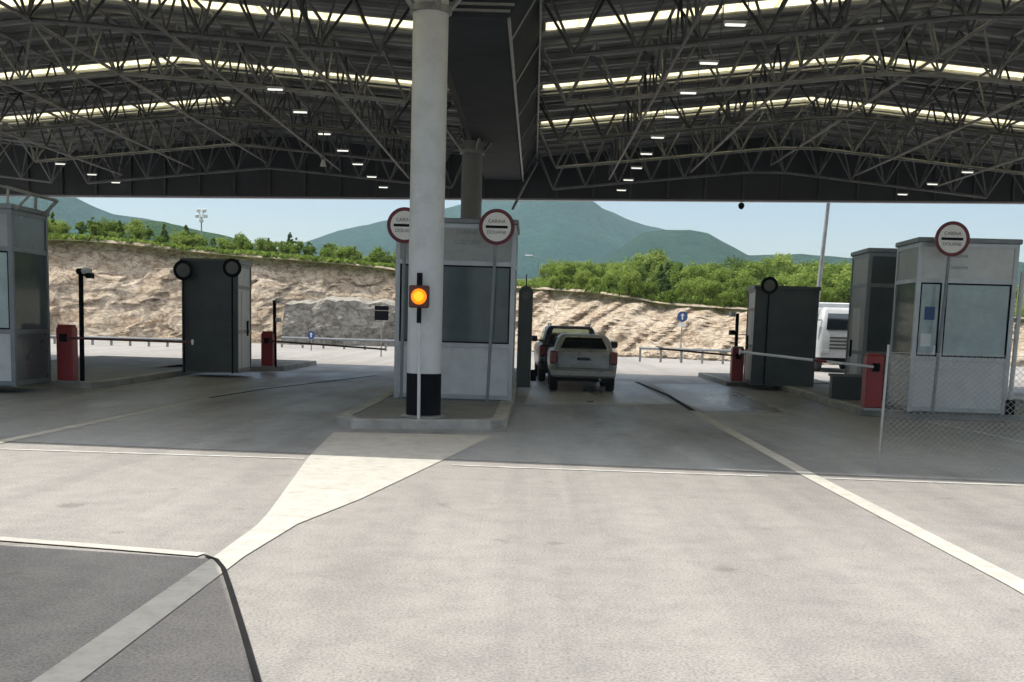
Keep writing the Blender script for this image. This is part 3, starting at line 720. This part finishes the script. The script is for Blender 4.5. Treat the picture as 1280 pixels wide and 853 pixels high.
# ------------------------------------------------------------------ vehicles
def rr(cx, y0, y1, hw, z, r=.12, n=4):
    """rounded rectangle ring at height z"""
    out = []
    for (sx, yy, a0) in ((1, y0, -PI/2), (1, y1, 0), (-1, y1, PI/2), (-1, y0, PI)):
        cy = y0+r if yy == y0 else y1-r; cxx = cx+sx*(hw-r)
        for k in range(n+1):
            a_ = a0+PI/2*k/n; out.append((cxx+math.cos(a_)*r, cy+math.sin(a_)*r, z))
    return out
def car(name, label, loc, rz, L, hw, hbelt, htop, clear, paint, kind):
    t = thing(name, label, 'car', loc, rz)
    b = MB(); b.loft([rr(0, .06, L-.1, hw-.10, clear, .16), rr(0, .0, L-.02, hw-.02, clear+.12, .2), rr(0, .0, L, hw, clear+.3, .22),
                     rr(0, .02, L-.05, hw, hbelt-.16, .24), rr(0, .05, L-.25, hw-.03, hbelt-.04, .25), rr(0, .10, L-.9, hw-.09, hbelt, .25)])
    body = b.build('body', paint, t, smooth=35)
    y0b, y0t, y1b, y1t = (.10, .42, L-1.15, L-1.95) if kind == 'hatch' else (.08, .34, L-1.15, L-1.9)
    hwb, hwt = hw-.10, hw-.26
    c = MB(); c.loft([rr(0, y0b, y1b, hwb, hbelt-.01, .2), rr(0, y0b+(y0t-y0b)*.55, y1b+(y1t-y1b)*.55, hwb+(hwt-hwb)*.5, hbelt+(htop-hbelt)*.6, .2), rr(0, y0t-.05, y1t, hwt+.02, htop-.06, .2), rr(0, y0t, y1t-.05, hwt-.05, htop-.01, .2), rr(0, y0t+.15, y1t-.2, hwt-.18, htop, .2)])
    cab = c.build('cabin', paint, t, smooth=40)
    # rear window following the slope
    def rp(u, v, o):
        z = hbelt+.05+(htop-hbelt-.13)*v; tt = min(1, (z-hbelt)/(htop-hbelt))
        yy = y0b+(y0t-y0b)*tt; hh = (hwb+(hwt-hwb)*tt)-.15
        return (hh*u, yy-o, z)
    g_ = MB(); g_.loft([[rp(-1, 0, .012), rp(1, 0, .012), rp(.96, 1, .012), rp(-.96, 1, .012)], [rp(-1, 0, .022), rp(1, 0, .022), rp(.96, 1, .022), rp(-.96, 1, .022)]])
    rw = g_.build('rear_window', M['carglass'], t)
    g_ = MB(); g_.tube(rp(-.3, .04, .03), rp(.35, .12, .03), .012); g_.build('wiper', M['trimblack'], rw)
    for s in (-1, 1):
        def sp(yy, v, o):
            z = hbelt+.05+(htop-hbelt-.14)*v; tt = (z-hbelt)/(htop-hbelt); return (s*(hwb+(hwt-hwb)*tt*.95+o+.012), yy, z)
        g_ = MB()
        for (ya, yb_, yc, yd) in ((.55, 1.55, 1.5, .72), (1.63, 2.65, 2.2, 1.58)):
            g_.loft([[sp(ya, 0, 0), sp(yb_, 0, 0), sp(yc, 1, 0), sp(yd, 1, 0)], [sp(ya, 0, .012), sp(yb_, 0, .012), sp(yc, 1, .012), sp(yd, 1, .012)]])
        g_.build('side_window', M['carglass'], t)
        mr = MB(); mr.box(s*(hw+.06)-.1, s*(hw+.06)+.1, 2.45, 2.6, hbelt+.03, hbelt+.2, bev=.03); mr.tube((s*(hw-.12), 2.55, hbelt+.06), (s*(hw+.0), 2.55, hbelt+.08), .02)
        mr.build('side_mirror', M['trimblack'], t, smooth=40)
        tl_ = MB(); tl_.box(s*(hw-.1)-.09, s*(hw-.1)+.09, -.035, .12, hbelt-.34, hbelt-.02, bev=.03); tl_.build('tail_light', M['tail'], t, smooth=40)
        for yy in (.78, L-.85):
            wh = MB(); wx = s*(hw-.13)
            wh.lathe([(.2, -.105), (.30, -.105), (.325, -.07), (.325, .07), (.30, .105), (.2, .105)], (wx, yy, .325), 'X', 24); w_ = wh.build('wheel', M['rubber'], t, smooth=40)
            rm = MB(); rm.lathe([(.0, -.1), (.2, -.1), (.2, .1), (.0, .1)], (wx, yy, .325), 'X', 18); rm.build('rim', M['steel'], w_)
    MB().box(-hw+.04, hw-.04, -.07, .1, clear+.02, clear+.2, bev=.035).build('rear_bumper', M['trimblack'] if kind == 'suv' else paint, t, smooth=40)
    MB().box(-.26, .26, -.022, -.002, clear+.26, clear+.37).build('number_plate', M['panel_grey'], t)
    MB().box(-.16, .16, -.014, .004, clear+.43, clear+.5, bev=.006).build('tailgate_handle', M['trimblack'], t)
    q = MB()
    for s in (-1, 1): q.box(s*(hw-.2)-.006, s*(hw-.2)+.006, -.004, .01, clear+.24, hbelt-.12)
    q.box(-hw+.2, hw-.2, -.004, .01, clear+.225, clear+.238); q.build('tailgate_gap', M['rubber'], t)
    MB().box(-hw+.2, hw-.2, .3, L-.3, clear-.1, clear+.01).build('underbody', M['rubber'], t)
    ex = MB(); ex.tube((hw*.5, -.03, clear-.03), (hw*.5, .3, clear-.03), .03, 10); ex.build('exhaust', M['steel'], t)
    rl = MB()
    if kind == 'suv':
        for s in (-1, 1): rl.tube((s*(hwt-.08), y0t+.2, htop+.05), (s*(hwt-.08), y1t-.3, htop+.05), .022); rl.tube((s*(hwt-.08), y0t+.3, htop-.03), (s*(hwt-.08), y0t+.3, htop+.05), .018); rl.tube((s*(hwt-.08), y1t-.4, htop-.03), (s*(hwt-.08), y1t-.4, htop+.05), .018)
        rl.build('roof_rail', M['steel'], t)
    else:
        rl.tube((.2, y0t+.3, htop-.01), (.2, y0t+.1, htop+.22), .007); rl.build('antenna', M['black'], t)
    return t
c1 = G(728, 491)
car('parked_car', 'dusty silver-grey car with red tail lights waiting at the centre booth lane', (c1.x, c1.y, .0), .0, 4.1, .84, 1.03, 1.42, .36, M['car'], 'hatch')
c3 = P(712, 478, c1.y+4.5)
car('parked_car', 'dark sport utility car with roof rails ahead of the silver-grey car', (c3.x, c1.y+4.5, 0), .03, 4.5, .9, 1.08, 1.60, .34, M['cardark'], 'suv')
# white truck beyond
c4 = P(1058, 440, 49)
t = thing('white_truck', 'dull white small truck standing beyond the street lamp behind the slate booth', 'truck', (c4.x, 49, 0), -.05)
b = MB(); b.loft([rr(0, 0, 1.9, 1.12, .6, .15), rr(0, -.03, 1.95, 1.15, 1.2, .2), rr(0, .05, 1.95, 1.12, 1.75, .2), rr(0, .28, 1.95, 1.0, 2.5, .2), rr(0, .45, 1.85, .9, 2.62, .2)])
b.build('cab', M['panel_grey'], t, smooth=40)
MB().box(-1.15, 1.15, 2.1, 6.5, .95, 2.85, bev=.04).build('cargo_box', M['panel'], t)
MB().box(-.95, .95, .05, 6.4, .45, .62).build('chassis', M['black'], t)
g_ = MB(); g_.loft([[(-.85, .02, 1.72), (.85, .02, 1.72), (.78, .24, 2.38), (-.78, .24, 2.38)], [(-.85, -.0, 1.72), (.85, -.0, 1.72), (.78, .22, 2.38), (-.78, .22, 2.38)]]); g_.build('windscreen', M['carglass'], t)
q = MB()
for k in range(4): q.box(-.7, .7, -.05, -.028, .95+k*.14, 1.02+k*.14)
q.build('grille', M['trimblack'], t)
for s in (-1, 1):
    MB().box(s*.86-.16, s*.86+.16, -.06, -.02, .78, .95, bev=.015).build('headlight', M['panel_grey'], t)
    q = MB(); q.box(s*1.3-.09, s*1.3+.09, .1, .2, 1.7, 2.15, bev=.02); q.tube((s*1.02, .2, 2.1), (s*1.3, .15, 2.1), .02); q.build('side_mirror', M['black'], t)
    for yy in (.9, 5.2):
        wh = MB(); wh.lathe([(.22, -.13), (.42, -.13), (.45, -.08), (.45, .08), (.42, .13), (.22, .13)], (s*.98, yy, .45), 'X', 22); w_ = wh.build('wheel', M['rubber'], t, smooth=40)
        rm = MB(); rm.lathe([(0, -.11), (.22, -.11), (.22, .11), (0, .11)], (s*.98, yy, .45), 'X', 14); rm.build('rim', M['steel'], w_)
# unseen truck added beyond the left edge to cast the near lane's dark shape
EdgeA = G(271, 699).xy; EdgeB = G(319, 845).xy; ed = (EdgeA-EdgeB).normalized()
HT = 3.6; off = Vector((-SUN.x, -SUN.y))/SUN.z*HT
bc = EdgeA - off; rz_ = math.atan2(-ed.x, ed.y)
t = thing('unseen_shade_truck', 'unseen white high-sided truck added beyond the left edge to cast a shadow', 'truck', (bc.x, bc.y, 0), rz_)
MB().box(-2.4, 0, -5.2, 0, .95, HT, bev=.01).build('cargo_box', M['panel'], t)  # box of the unseen truck added to cast the shadow
MB().box(-2.1, -.3, -7.2, -.2, .55, .94).build('chassis', M['black'], t)
b = MB(); b.box(-2.35, -.05, -7.2, -5.35, .7, 2.7, bev=.15); b.build('cab', M['white'], t)
for x in (-2.1, -.3):
    for yy in (-6.4, -1.2):
        wh = MB(); wh.lathe([(.2, -.13), (.42, -.13), (.46, -.08), (.46, .08), (.42, .13), (.2, .13)], (x, yy, .46), 'X', 22); wh.build('wheel', M['rubber'], t, smooth=40)
MB().box(-2.35, -.05, -.05, 0.004, 1.0, 1.06).build('rear_door', M['panel_grey'], t)
# ------------------------------------------------------------------ cutting, slopes, hills
base_pts = [(-95, 50), (-60, 56), (-30, 63), (-18, 68), (-8, 73), (0, 70), (5, 66), (14, 62), (24, 66), (40, 74), (95, 84)]
def interp(tab, x):
    for (xa, ya), (xb, yb_) in zip(tab[:-1], tab[1:]):
        if xa <= x <= xb: return ya+(yb_-ya)*(x-xa)/(xb-xa)
    return tab[0][1] if x < tab[0][0] else tab[-1][1]
def ptop(px, py):
    """height of the cutting's top seen at this pixel"""
    d = ray(px, py); k = 0; y = 60.0
    for _ in range(20):
        x = d.x/d.y*y; y = interp(base_pts, x)+interp(setb, x)
    return (d.x/d.y*y, CAM.z+d.z/d.y*y)
setb = [(-95, 4.6), (-10, 4.6), (0, 4.6), (10, 5.0), (95, 6)]
tops = sorted([ptop(*p) for p in ((60, 297), (100, 298), (160, 303), (240, 312), (300, 318), (360, 322), (420, 327), (480, 333), (560, 345), (640, 357), (690, 360), (740, 363), (800, 372), (830, 378), (880, 381), (930, 384), (1060, 388), (1280, 396))])
tops = [(-95, tops[0][1]+.6)] + tops + [(95, tops[-1][1])]
def rock(u, v):
    x = -85 + 170*u; bx = interp(base_pts, x); h = interp(tops, x)
    sb_ = interp(setb, x); z = h*v; y = bx + sb_*v**1.1
    env = min(1, v*7)*(1 if v < .93 else (1-v)/.07*.6+.4)
    if x < -1.5:
        p = Vector((x*.42, z*.55, 3.1)); c = noise.cell_vector(p+noise.noise_vector(p*1.3)*.6)
        disp = (c.x-.5)*.5 + noise.multi_fractal(Vector((x*.9, z*1.5, 1)), .9, 2.2, 6)*.18 - .2
        if .42 < v < .5: disp += .35*noise.noise(Vector((x*.15, 5, 0)))
        dz = noise.noise(Vector((x*.6, z*.6, 9)))*.3
    else:
        s = x*.85 - z*.95
        disp = noise.ridged_multi_fractal(Vector((s*.75, z*.22, 7)), .9, 2.1, 5, 1.0, 2.0)*.62 - .6 + noise.noise(Vector((x*.9, z*1.1, 4)))*.4
        dz = noise.noise(Vector((x*.5, z*.5, 2)))*.25
    return (x + noise.noise(Vector((x*.8, z*.8, 20)))*.3*env, y - disp*env, max(-.05, z + dz*env*(1 if v < .95 else .6)) if v > 0 else -.05)
struct(MB().grid(rock, 620, 40).build('rock_cliff', M['rock']))
def slopez(x, dy):
    h = interp(tops, x); rise = interp([(-95, .03), (-12, .03), (0, .045), (8, .07), (95, .06)], x)
    return h + rise*dy*(1 if dy < 40 else .9) + .25*noise.noise(Vector((x*.2, dy*.2, 3)))*min(1, dy/2)
def hillside(u, v):
    x = -140+280*u; xc = max(-95, min(95, x)); dy = -.9+ 90*v**1.5
    y = interp(base_pts, xc)+interp(setb, xc)+dy
    return (x, y, slopez(xc, dy)-.06 if dy > 0 else slopez(xc, 0)-.15)
struct(MB().grid(hillside, 240, 50).build('hillside', M['grass'], smooth=True))
# sprayed concrete wall at the foot of the cutting
xa = P(352, 430, 68).x; xb = P(560, 430, 68).x
def shot(u, v):
    x = xa+(xb-xa)*u; y = interp(base_pts, x)-1.5
    tz = interp([(0, 2.35), (.3, 2.75), (.6, 2.6), (1, 2.3)], u) + .18*noise.noise(Vector((x*1.3, 0, 0)))
    d = noise.multi_fractal(Vector((x*.55, v*1.6, 8)), 1, 2.1, 4)*.4
    if v > .96: return (x, y+2.6, tz+.1)
    return (x, y+.55*v-d, tz*v)
tag(MB().grid(shot, 90, 18).build('retaining_wall', M['shot']), 'grey sprayed concrete wall at the foot of the sandy cliff', 'wall')
# rubble at the foot of the right part
rb_ = MB(); rng = random.Random(3)
for k in range(260):
    x = rng.uniform(0, 17); y = interp(base_pts, x)-rng.uniform(.1, 2.6); s = rng.uniform(.08, .34)*(1 if rng.random() < .85 else 1.7)
    n = 7; rings = []
    for (zz, rr_) in ((0, .9), (.4, 1.05), (.8, .7), (1., .3)):
        rings.append([(x+math.cos(2*PI*i/n)*s*rr_*rng.uniform(.75, 1.2), y+math.sin(2*PI*i/n)*s*rr_*rng.uniform(.75, 1.2), zz*s*rng.uniform(.8, 1.0)) for i in range(n)])
    rb_.loft(rings)
struct(rb_.build('rubble', M['rock']), 'stuff')
# guard rails
def guard(label, a, b_, z0, posts, dbl=False):
    a, b_ = Vector(a), Vector(b_); t = thing('guardrail', label, 'guardrail', (a.x, a.y, 0)); d = b_-a
    q = MB(); q.tube((0, 0, z0), (d.x, d.y, z0), .055, 8)
    q.build('rail', M['alu_dark'], t)
    if dbl: q = MB(); q.tube((0, 0, z0*.45), (d.x, d.y, z0*.45), .06, 8); q.build('rail', M['alu_dark'], t)
    for k in range(posts):
        f_ = k/(posts-1); q = MB(); q.box(d.x*f_-.05, d.x*f_+.05, d.y*f_+.04, d.y*f_+.12, 0, z0+.05); q.build('post', M['steel'], t)
guard('dark guardrail at the foot of the grey concrete wall', P(352, 440, 62), P(560, 440, 62), .5, 9)
guard('low guardrail before the rubble left of the right small barrier', P(800, 450, 56), P(930, 450, 56), .62, 6)
guard('dark guardrail at the cliff foot between left booth and dark booth', P(20, 430, 56), P(232, 430, 57), .35, 10)
# small signs beyond
def small_sign(label, cp, y, r, plate=None):
    c = P(cp[0], cp[1], y); t = thing('road_sign', label, 'sign', (c.x, y, 0))
    q = MB(); q.tube((0, .03, 0), (0, .03, c.z+.1), .03, 8); q.build('pole', M['steel'], t)
    if plate == 'rect':
        for dz, hh in ((.16, .09), (-.16, .2)):
            MB().box(-r, r, -.01, .0, c.z+dz-hh, c.z+dz+hh).build('panel', M['black'], t)
        return
    q = MB(); q.lathe([(0, 0), (r, 0), (r, -.02), (0, -.02)], (0, 0, c.z), 'Y', 24); d_ = q.build('disc', M['blue'], t)
    q = MB(); q.box(-r*.14, r*.14, -.03, -.022, c.z-r*.55, c.z+r*.2)
    q.add([(-r*.4, -.03, c.z+r*.15), (r*.4, -.03, c.z+r*.15), (0, -.03, c.z+r*.65), (-r*.4, -.022, c.z+r*.15), (r*.4, -.022, c.z+r*.15), (0, -.022, c.z+r*.65)], [(0, 1, 2), (3, 5, 4), (0, 3, 4, 1), (1, 4, 5, 2), (2, 5, 3, 0)])
    q.build('arrow', M['white'], d_)
    if plate == 'sub': MB().box(-r*.75, r*.75, -.015, 0, c.z-r*1.9, c.z-r*1.2).build('sub_plate', M['white'], t)
small_sign('round blue arrow sign with small white plate before the rocks right of the cars', (853, 396), 58, .25, 'sub')
small_sign('small round blue sign before the grey concrete wall', (389, 419), 58, .19)
small_sign('two stacked black plates on a post left of the centre booth', (477, 390), 52, .3, 'rect')
# street lamps
def street_lamp(label, base_px, top_px, y, arm, r=.07):
    b0 = P(base_px[0], base_px[1], y); e = P(top_px[0], top_px[1], y); z0 = b0.z if y > 70 else 0
    b0 = Vector((b0.x, y, z0)); t = thing('street_lamp', label, 'street lamp', b0); c = e-b0
    q = MB(); q.tube((0, 0, -.3), c, r, 10, r*.6); q.build('pole', M['steel'], t, smooth=40)
    q = MB(); q.tube(c, c+Vector((arm, 0, abs(arm)*.15)), r*.5, 8); q.build('arm', M['steel'], t)
    h_ = c+Vector((arm, 0, abs(arm)*.15)); q = MB(); q.box(h_.x-.3, h_.x+.3, -.12, .12, h_.z-.06, h_.z+.06, bev=.03); q.build('lamp_head', M['panel'], t)
street_lamp('tall grey street lamp pole rising past the canopy edge right of the dark booth', (1012, 446), (1040, 215), 50, -1.2, .11)
street_lamp('short pale street lamp in front of the mountain right of the lane terminal', (671, 372), (673, 322), 96, -.75, .05)
b0 = P(252, 312, 92); t = thing('floodlight_mast', 'slim mast with a cluster of floodlights above the left cliff', 'floodlight', b0)
hh = P(252, 272, 92).z-b0.z; q = MB(); q.tube((0, 0, -1), (0, 0, hh), .07, 8, .05); q.build('mast', M['steel'], t)
for k, (dx, dz) in enumerate(((-.32, .1), (.32, .1), (-.2, .5), (.22, .5), (0, -.25))):
    q = MB(); q.box(dx-.14, dx+.14, -.12, .1, hh+dz-.12, hh+dz+.12, bev=.03); q.tube((0, 0, hh-.1), (dx, 0, hh+dz), .03); q.build('floodlight', M['panel'], t)
# ------------------------------------------------------------------ trees
def crown_blob(seed, h, r, n_cl, n_leaf, ls, conic=False):
    rng = random.Random(seed); mb = MB(); vs_, fs = [], []
    for k in range(n_cl):
        if conic:
            tz = rng.random()**.8; rad = r*(1-tz)*rng.uniform(.5, 1.1)+.04; a_ = rng.uniform(0, 2*PI)
            c = Vector((math.cos(a_)*rad, math.sin(a_)*rad, h*(.12+.88*tz))); cr = r*.34*(1.15-tz)
        else:
            d = Vector((rng.gauss(0, 1), rng.gauss(0, 1), rng.gauss(0, .9))).normalized()*rng.uniform(.35, 1.0)
            c = Vector((d.x*r, d.y*r, h*.56+d.z*h*.40)); cr = r*rng.uniform(.22, .42)
        for j in range(n_leaf):
            d = Vector((rng.gauss(0, 1), rng.gauss(0, 1), rng.gauss(0, .8))).normalized()*rng.uniform(.3, 1)**.5
            p = c+d*cr; nrm = (d+Vector((rng.gauss(0, .5), rng.gauss(0, .5), rng.gauss(.3, .5)))).normalized()
            q_ = nrm.to_track_quat('Z', 'Y'); s = ls*rng.uniform(.6, 1.3); a_ = rng.uniform(0, 2*PI)
            i0 = len(vs_)
            for m_ in range(4):
                aa = a_+m_*PI/2; vs_.append(p+q_ @ Vector((math.cos(aa)*s, math.sin(aa)*s*.62, 0)))
            fs.append((i0, i0+1, i0+2, i0+3))
    mb.add(vs_, fs); return mb
protos = []
GR = 'trees and bushes on the slope at right'; GRL = 'small trees on top of the left cliff'
LB = {'leaf': 'bright green bushy tree on the slope above the rocks right of the centre booth', 'needle': 'dark green conifer among the bright bushes right of the centre booth', 'young': 'thin yellow-green sapling on top of the sandy cliff left of the white column'}
LBL = {'leaf': 'small rounded green tree on top of the sandy cliff left of the white column', 'needle': 'small dark green conifer on top of the sandy cliff left of the white column', 'young': LB['young']}
def proto(kind, seed):
    if kind == 'needle': h, r = 2.6, .75; cr = crown_blob(seed, h, r, 60, 26, .085, True); mat = M['needle']; nm = 'conifer_tree'
    elif kind == 'leaf': h, r = 3.0, 1.35; cr = crown_blob(seed, h, r, 46, 46, .10); mat = M['leaf']; nm = 'leafy_tree'
    else: h, r = 2.2, .6; cr = crown_blob(seed, h, r, 34, 24, .085, seed % 2 == 0); mat = M['leaf']; nm = 'sapling'
    t = thing(nm, LB[kind], 'tree', (0, 0, 0), 0, GR)
    cr.build('crown', mat, t)
    q = MB(); q.tube((0, 0, -.2), (.03, .02, h*.35), .07, 7, .05); q.tube((.03, .02, h*.35), (0, 0, h*.8), .05, 6, .015)
    for k in range(4): q.tube((.02, .01, h*(.22+.1*k)), (math.cos(k*1.9)*r*.6, math.sin(k*1.9)*r*.6, h*(.42+.1*k)), .03, 5, .01)
    q.build('trunk', M['bark'], t); return t
PR = {k: [proto(k, s) for s in ss] for k, ss in (('needle', (1, 2, 3)), ('leaf', (11, 12, 13, 14)), ('young', (21, 22, 23)))}
used = set()
def plant(kind, x, dy, sc_):
    y = interp(base_pts, x)+interp(setb, x)+dy; z = slopez(x, dy)-.05
    pr = rng.choice(PR[kind]); s3 = (sc_*rng.uniform(.9, 1.15), sc_*rng.uniform(.9, 1.15), sc_*rng.uniform(.85, 1.2))
    if pr.name not in used:
        used.add(pr.name); pr['label'] = (LBL if x < 0 else LB)[kind]; pr['group'] = GRL if x < 0 else GR; pr.location = (x, y, z); pr.rotation_euler = (0, 0, rng.uniform(0, 6.28)); pr.scale = s3
    else: dup(pr, (x, y, z), rng.uniform(0, 6.28), (LBL if x < 0 else LB)[kind], GRL if x < 0 else GR, s3)
rng = random.Random(5)
for k in range(120):                                              # left: thin band on the cliff top
    x = -30.5 + 26.5*(k+rng.uniform(-.5, .5))/120; dy = rng.uniform(.4, 9)
    kind = rng.choices(('needle', 'young', 'leaf'), (.7, 4, 4))[0]
    plant(kind, x, dy, rng.uniform(.34, .62)*{'needle': .85, 'young': 1.0, 'leaf': .62}[kind]*(1+.03*dy))
for k in range(150):                                              # right: dense bushes rising up the slope
    x = rng.uniform(1.0, 31); dy = 30*rng.random()**.9+.6
    big = interp([(0, .5), (5, .6), (9, .8), (31, .85)], x)
    plant('leaf' if rng.random() < .92 else 'needle', x, dy, rng.uniform(.6, 1.1)*big*(1 if dy > 4 else .75))
for k in range(34):
    plant('leaf', 1.2+28*(k+rng.uniform(-.4, .4))/34, rng.uniform(-.1, .9), rng.uniform(.28, .55))
ug = MB(); vs_, fs = [], []                                       # low undergrowth on the cutting's top
for k in range(30000):
    x = rng.uniform(-36, 34); dy = 36*rng.random()**1.7; 
    if x < 0 and dy > 12: dy *= .3
    y = interp(base_pts, x)+interp(setb, x)+dy; z = slopez(x, dy); hh = rng.uniform(.08, .26); a_ = rng.uniform(0, PI); w_ = rng.uniform(.05, .2)
    i0 = len(vs_); dx, dy_ = math.cos(a_)*w_, math.sin(a_)*w_; l = rng.uniform(-.2, .2)
    vs_ += [(x-dx, y-dy_, z-.1), (x+dx, y+dy_, z-.1), (x+dx*.6+l, y+dy_*.6, z+hh), (x-dx*.6+l, y-dy_*.6, z+hh*.9)]; fs.append((i0, i0+1, i0+2, i0+3))
ug.add(vs_, fs); struct(ug.build('undergrowth', M['leaf']), 'stuff')
# ------------------------------------------------------------------ mountains
def ridge(name, prof, Yr, L, mat, nz=1.0):
    pts = [P(x, y, Yr) for x, y in prof]; tab = [(p.x, p.z) for p in pts]
    x0, x1 = tab[0][0], tab[-1][0]
    def fn(u, v):
        x = x0+(x1-x0)*u; zr = interp(tab, x)
        vb = 6/44
        if v < vb - 1e-6:
            t_ = 1-v/vb; return (x, Yr+t_*L*.6, zr*(1-t_))
        t_ = max(0, (v-vb)/(1-vb)); z = zr*(1-t_)**1.15
        z += nz*zr*.10*noise.multi_fractal(Vector((x*.006, t_*3, Yr*.01)), 1, 2.1, 5)*min(1, t_*6)*(1-t_) - nz*zr*.06*min(1, t_*6)*(1-t_)
        z += nz*1.2*noise.noise(Vector((x*.05, t_*30, 1)))*(1-t_)
        return (x*(1-.0*t_), Yr-t_*L, z)
    return struct(MB().grid(fn, 200, 44).build(name, mat, smooth=True))
ridge('mountain', [(300, 330), (385, 302), (430, 287), (490, 274), (560, 260), (640, 238), (690, 226), (720, 240), (745, 257), (775, 270), (803, 281), (850, 291), (900, 312), (960, 345), (1050, 370)], 1700, 800, M['mount'])
ridge('mountain', [(-500, 300), (-250, 220), (-60, 190), (40, 222), (75, 238), (104, 252), (140, 268), (180, 273), (220, 281), (260, 291), (330, 311), (420, 345)], 1300, 600, M['mount'])
ridge('hill', [(700, 345), (760, 320), (805, 290), (835, 288), (862, 287), (885, 292), (905, 303), (935, 319), (1000, 318), (1060, 322), (1160, 318), (1300, 330), (1500, 350)], 1050, 300, M['knoll'], .6)
ridge('hill', [(-200, 330), (20, 300), (120, 288), (175, 276), (205, 277), (240, 286), (275, 294), (310, 303), (360, 316), (480, 330)], 520, 200, M['hill'], .6)
# ------------------------------------------------------------------ haze
hb = MB(); hb.box(-2450, 2450, -24, 2450, -1.1, 330)
m, nt, b = new_mat('haze_air'); nt.nodes.remove(b); out = nt.nodes['Material Output']
pv = nt.nodes.new('ShaderNodeVolumePrincipled'); pv.inputs['Color'].default_value = (.68, .85, 1, 1); pv.inputs['Density'].default_value = .00017
pv.inputs['Anisotropy'].default_value = .1
nt.links.new(pv.outputs[0], out.inputs['Volume'])
struct(hb.build('haze', m), 'stuff')
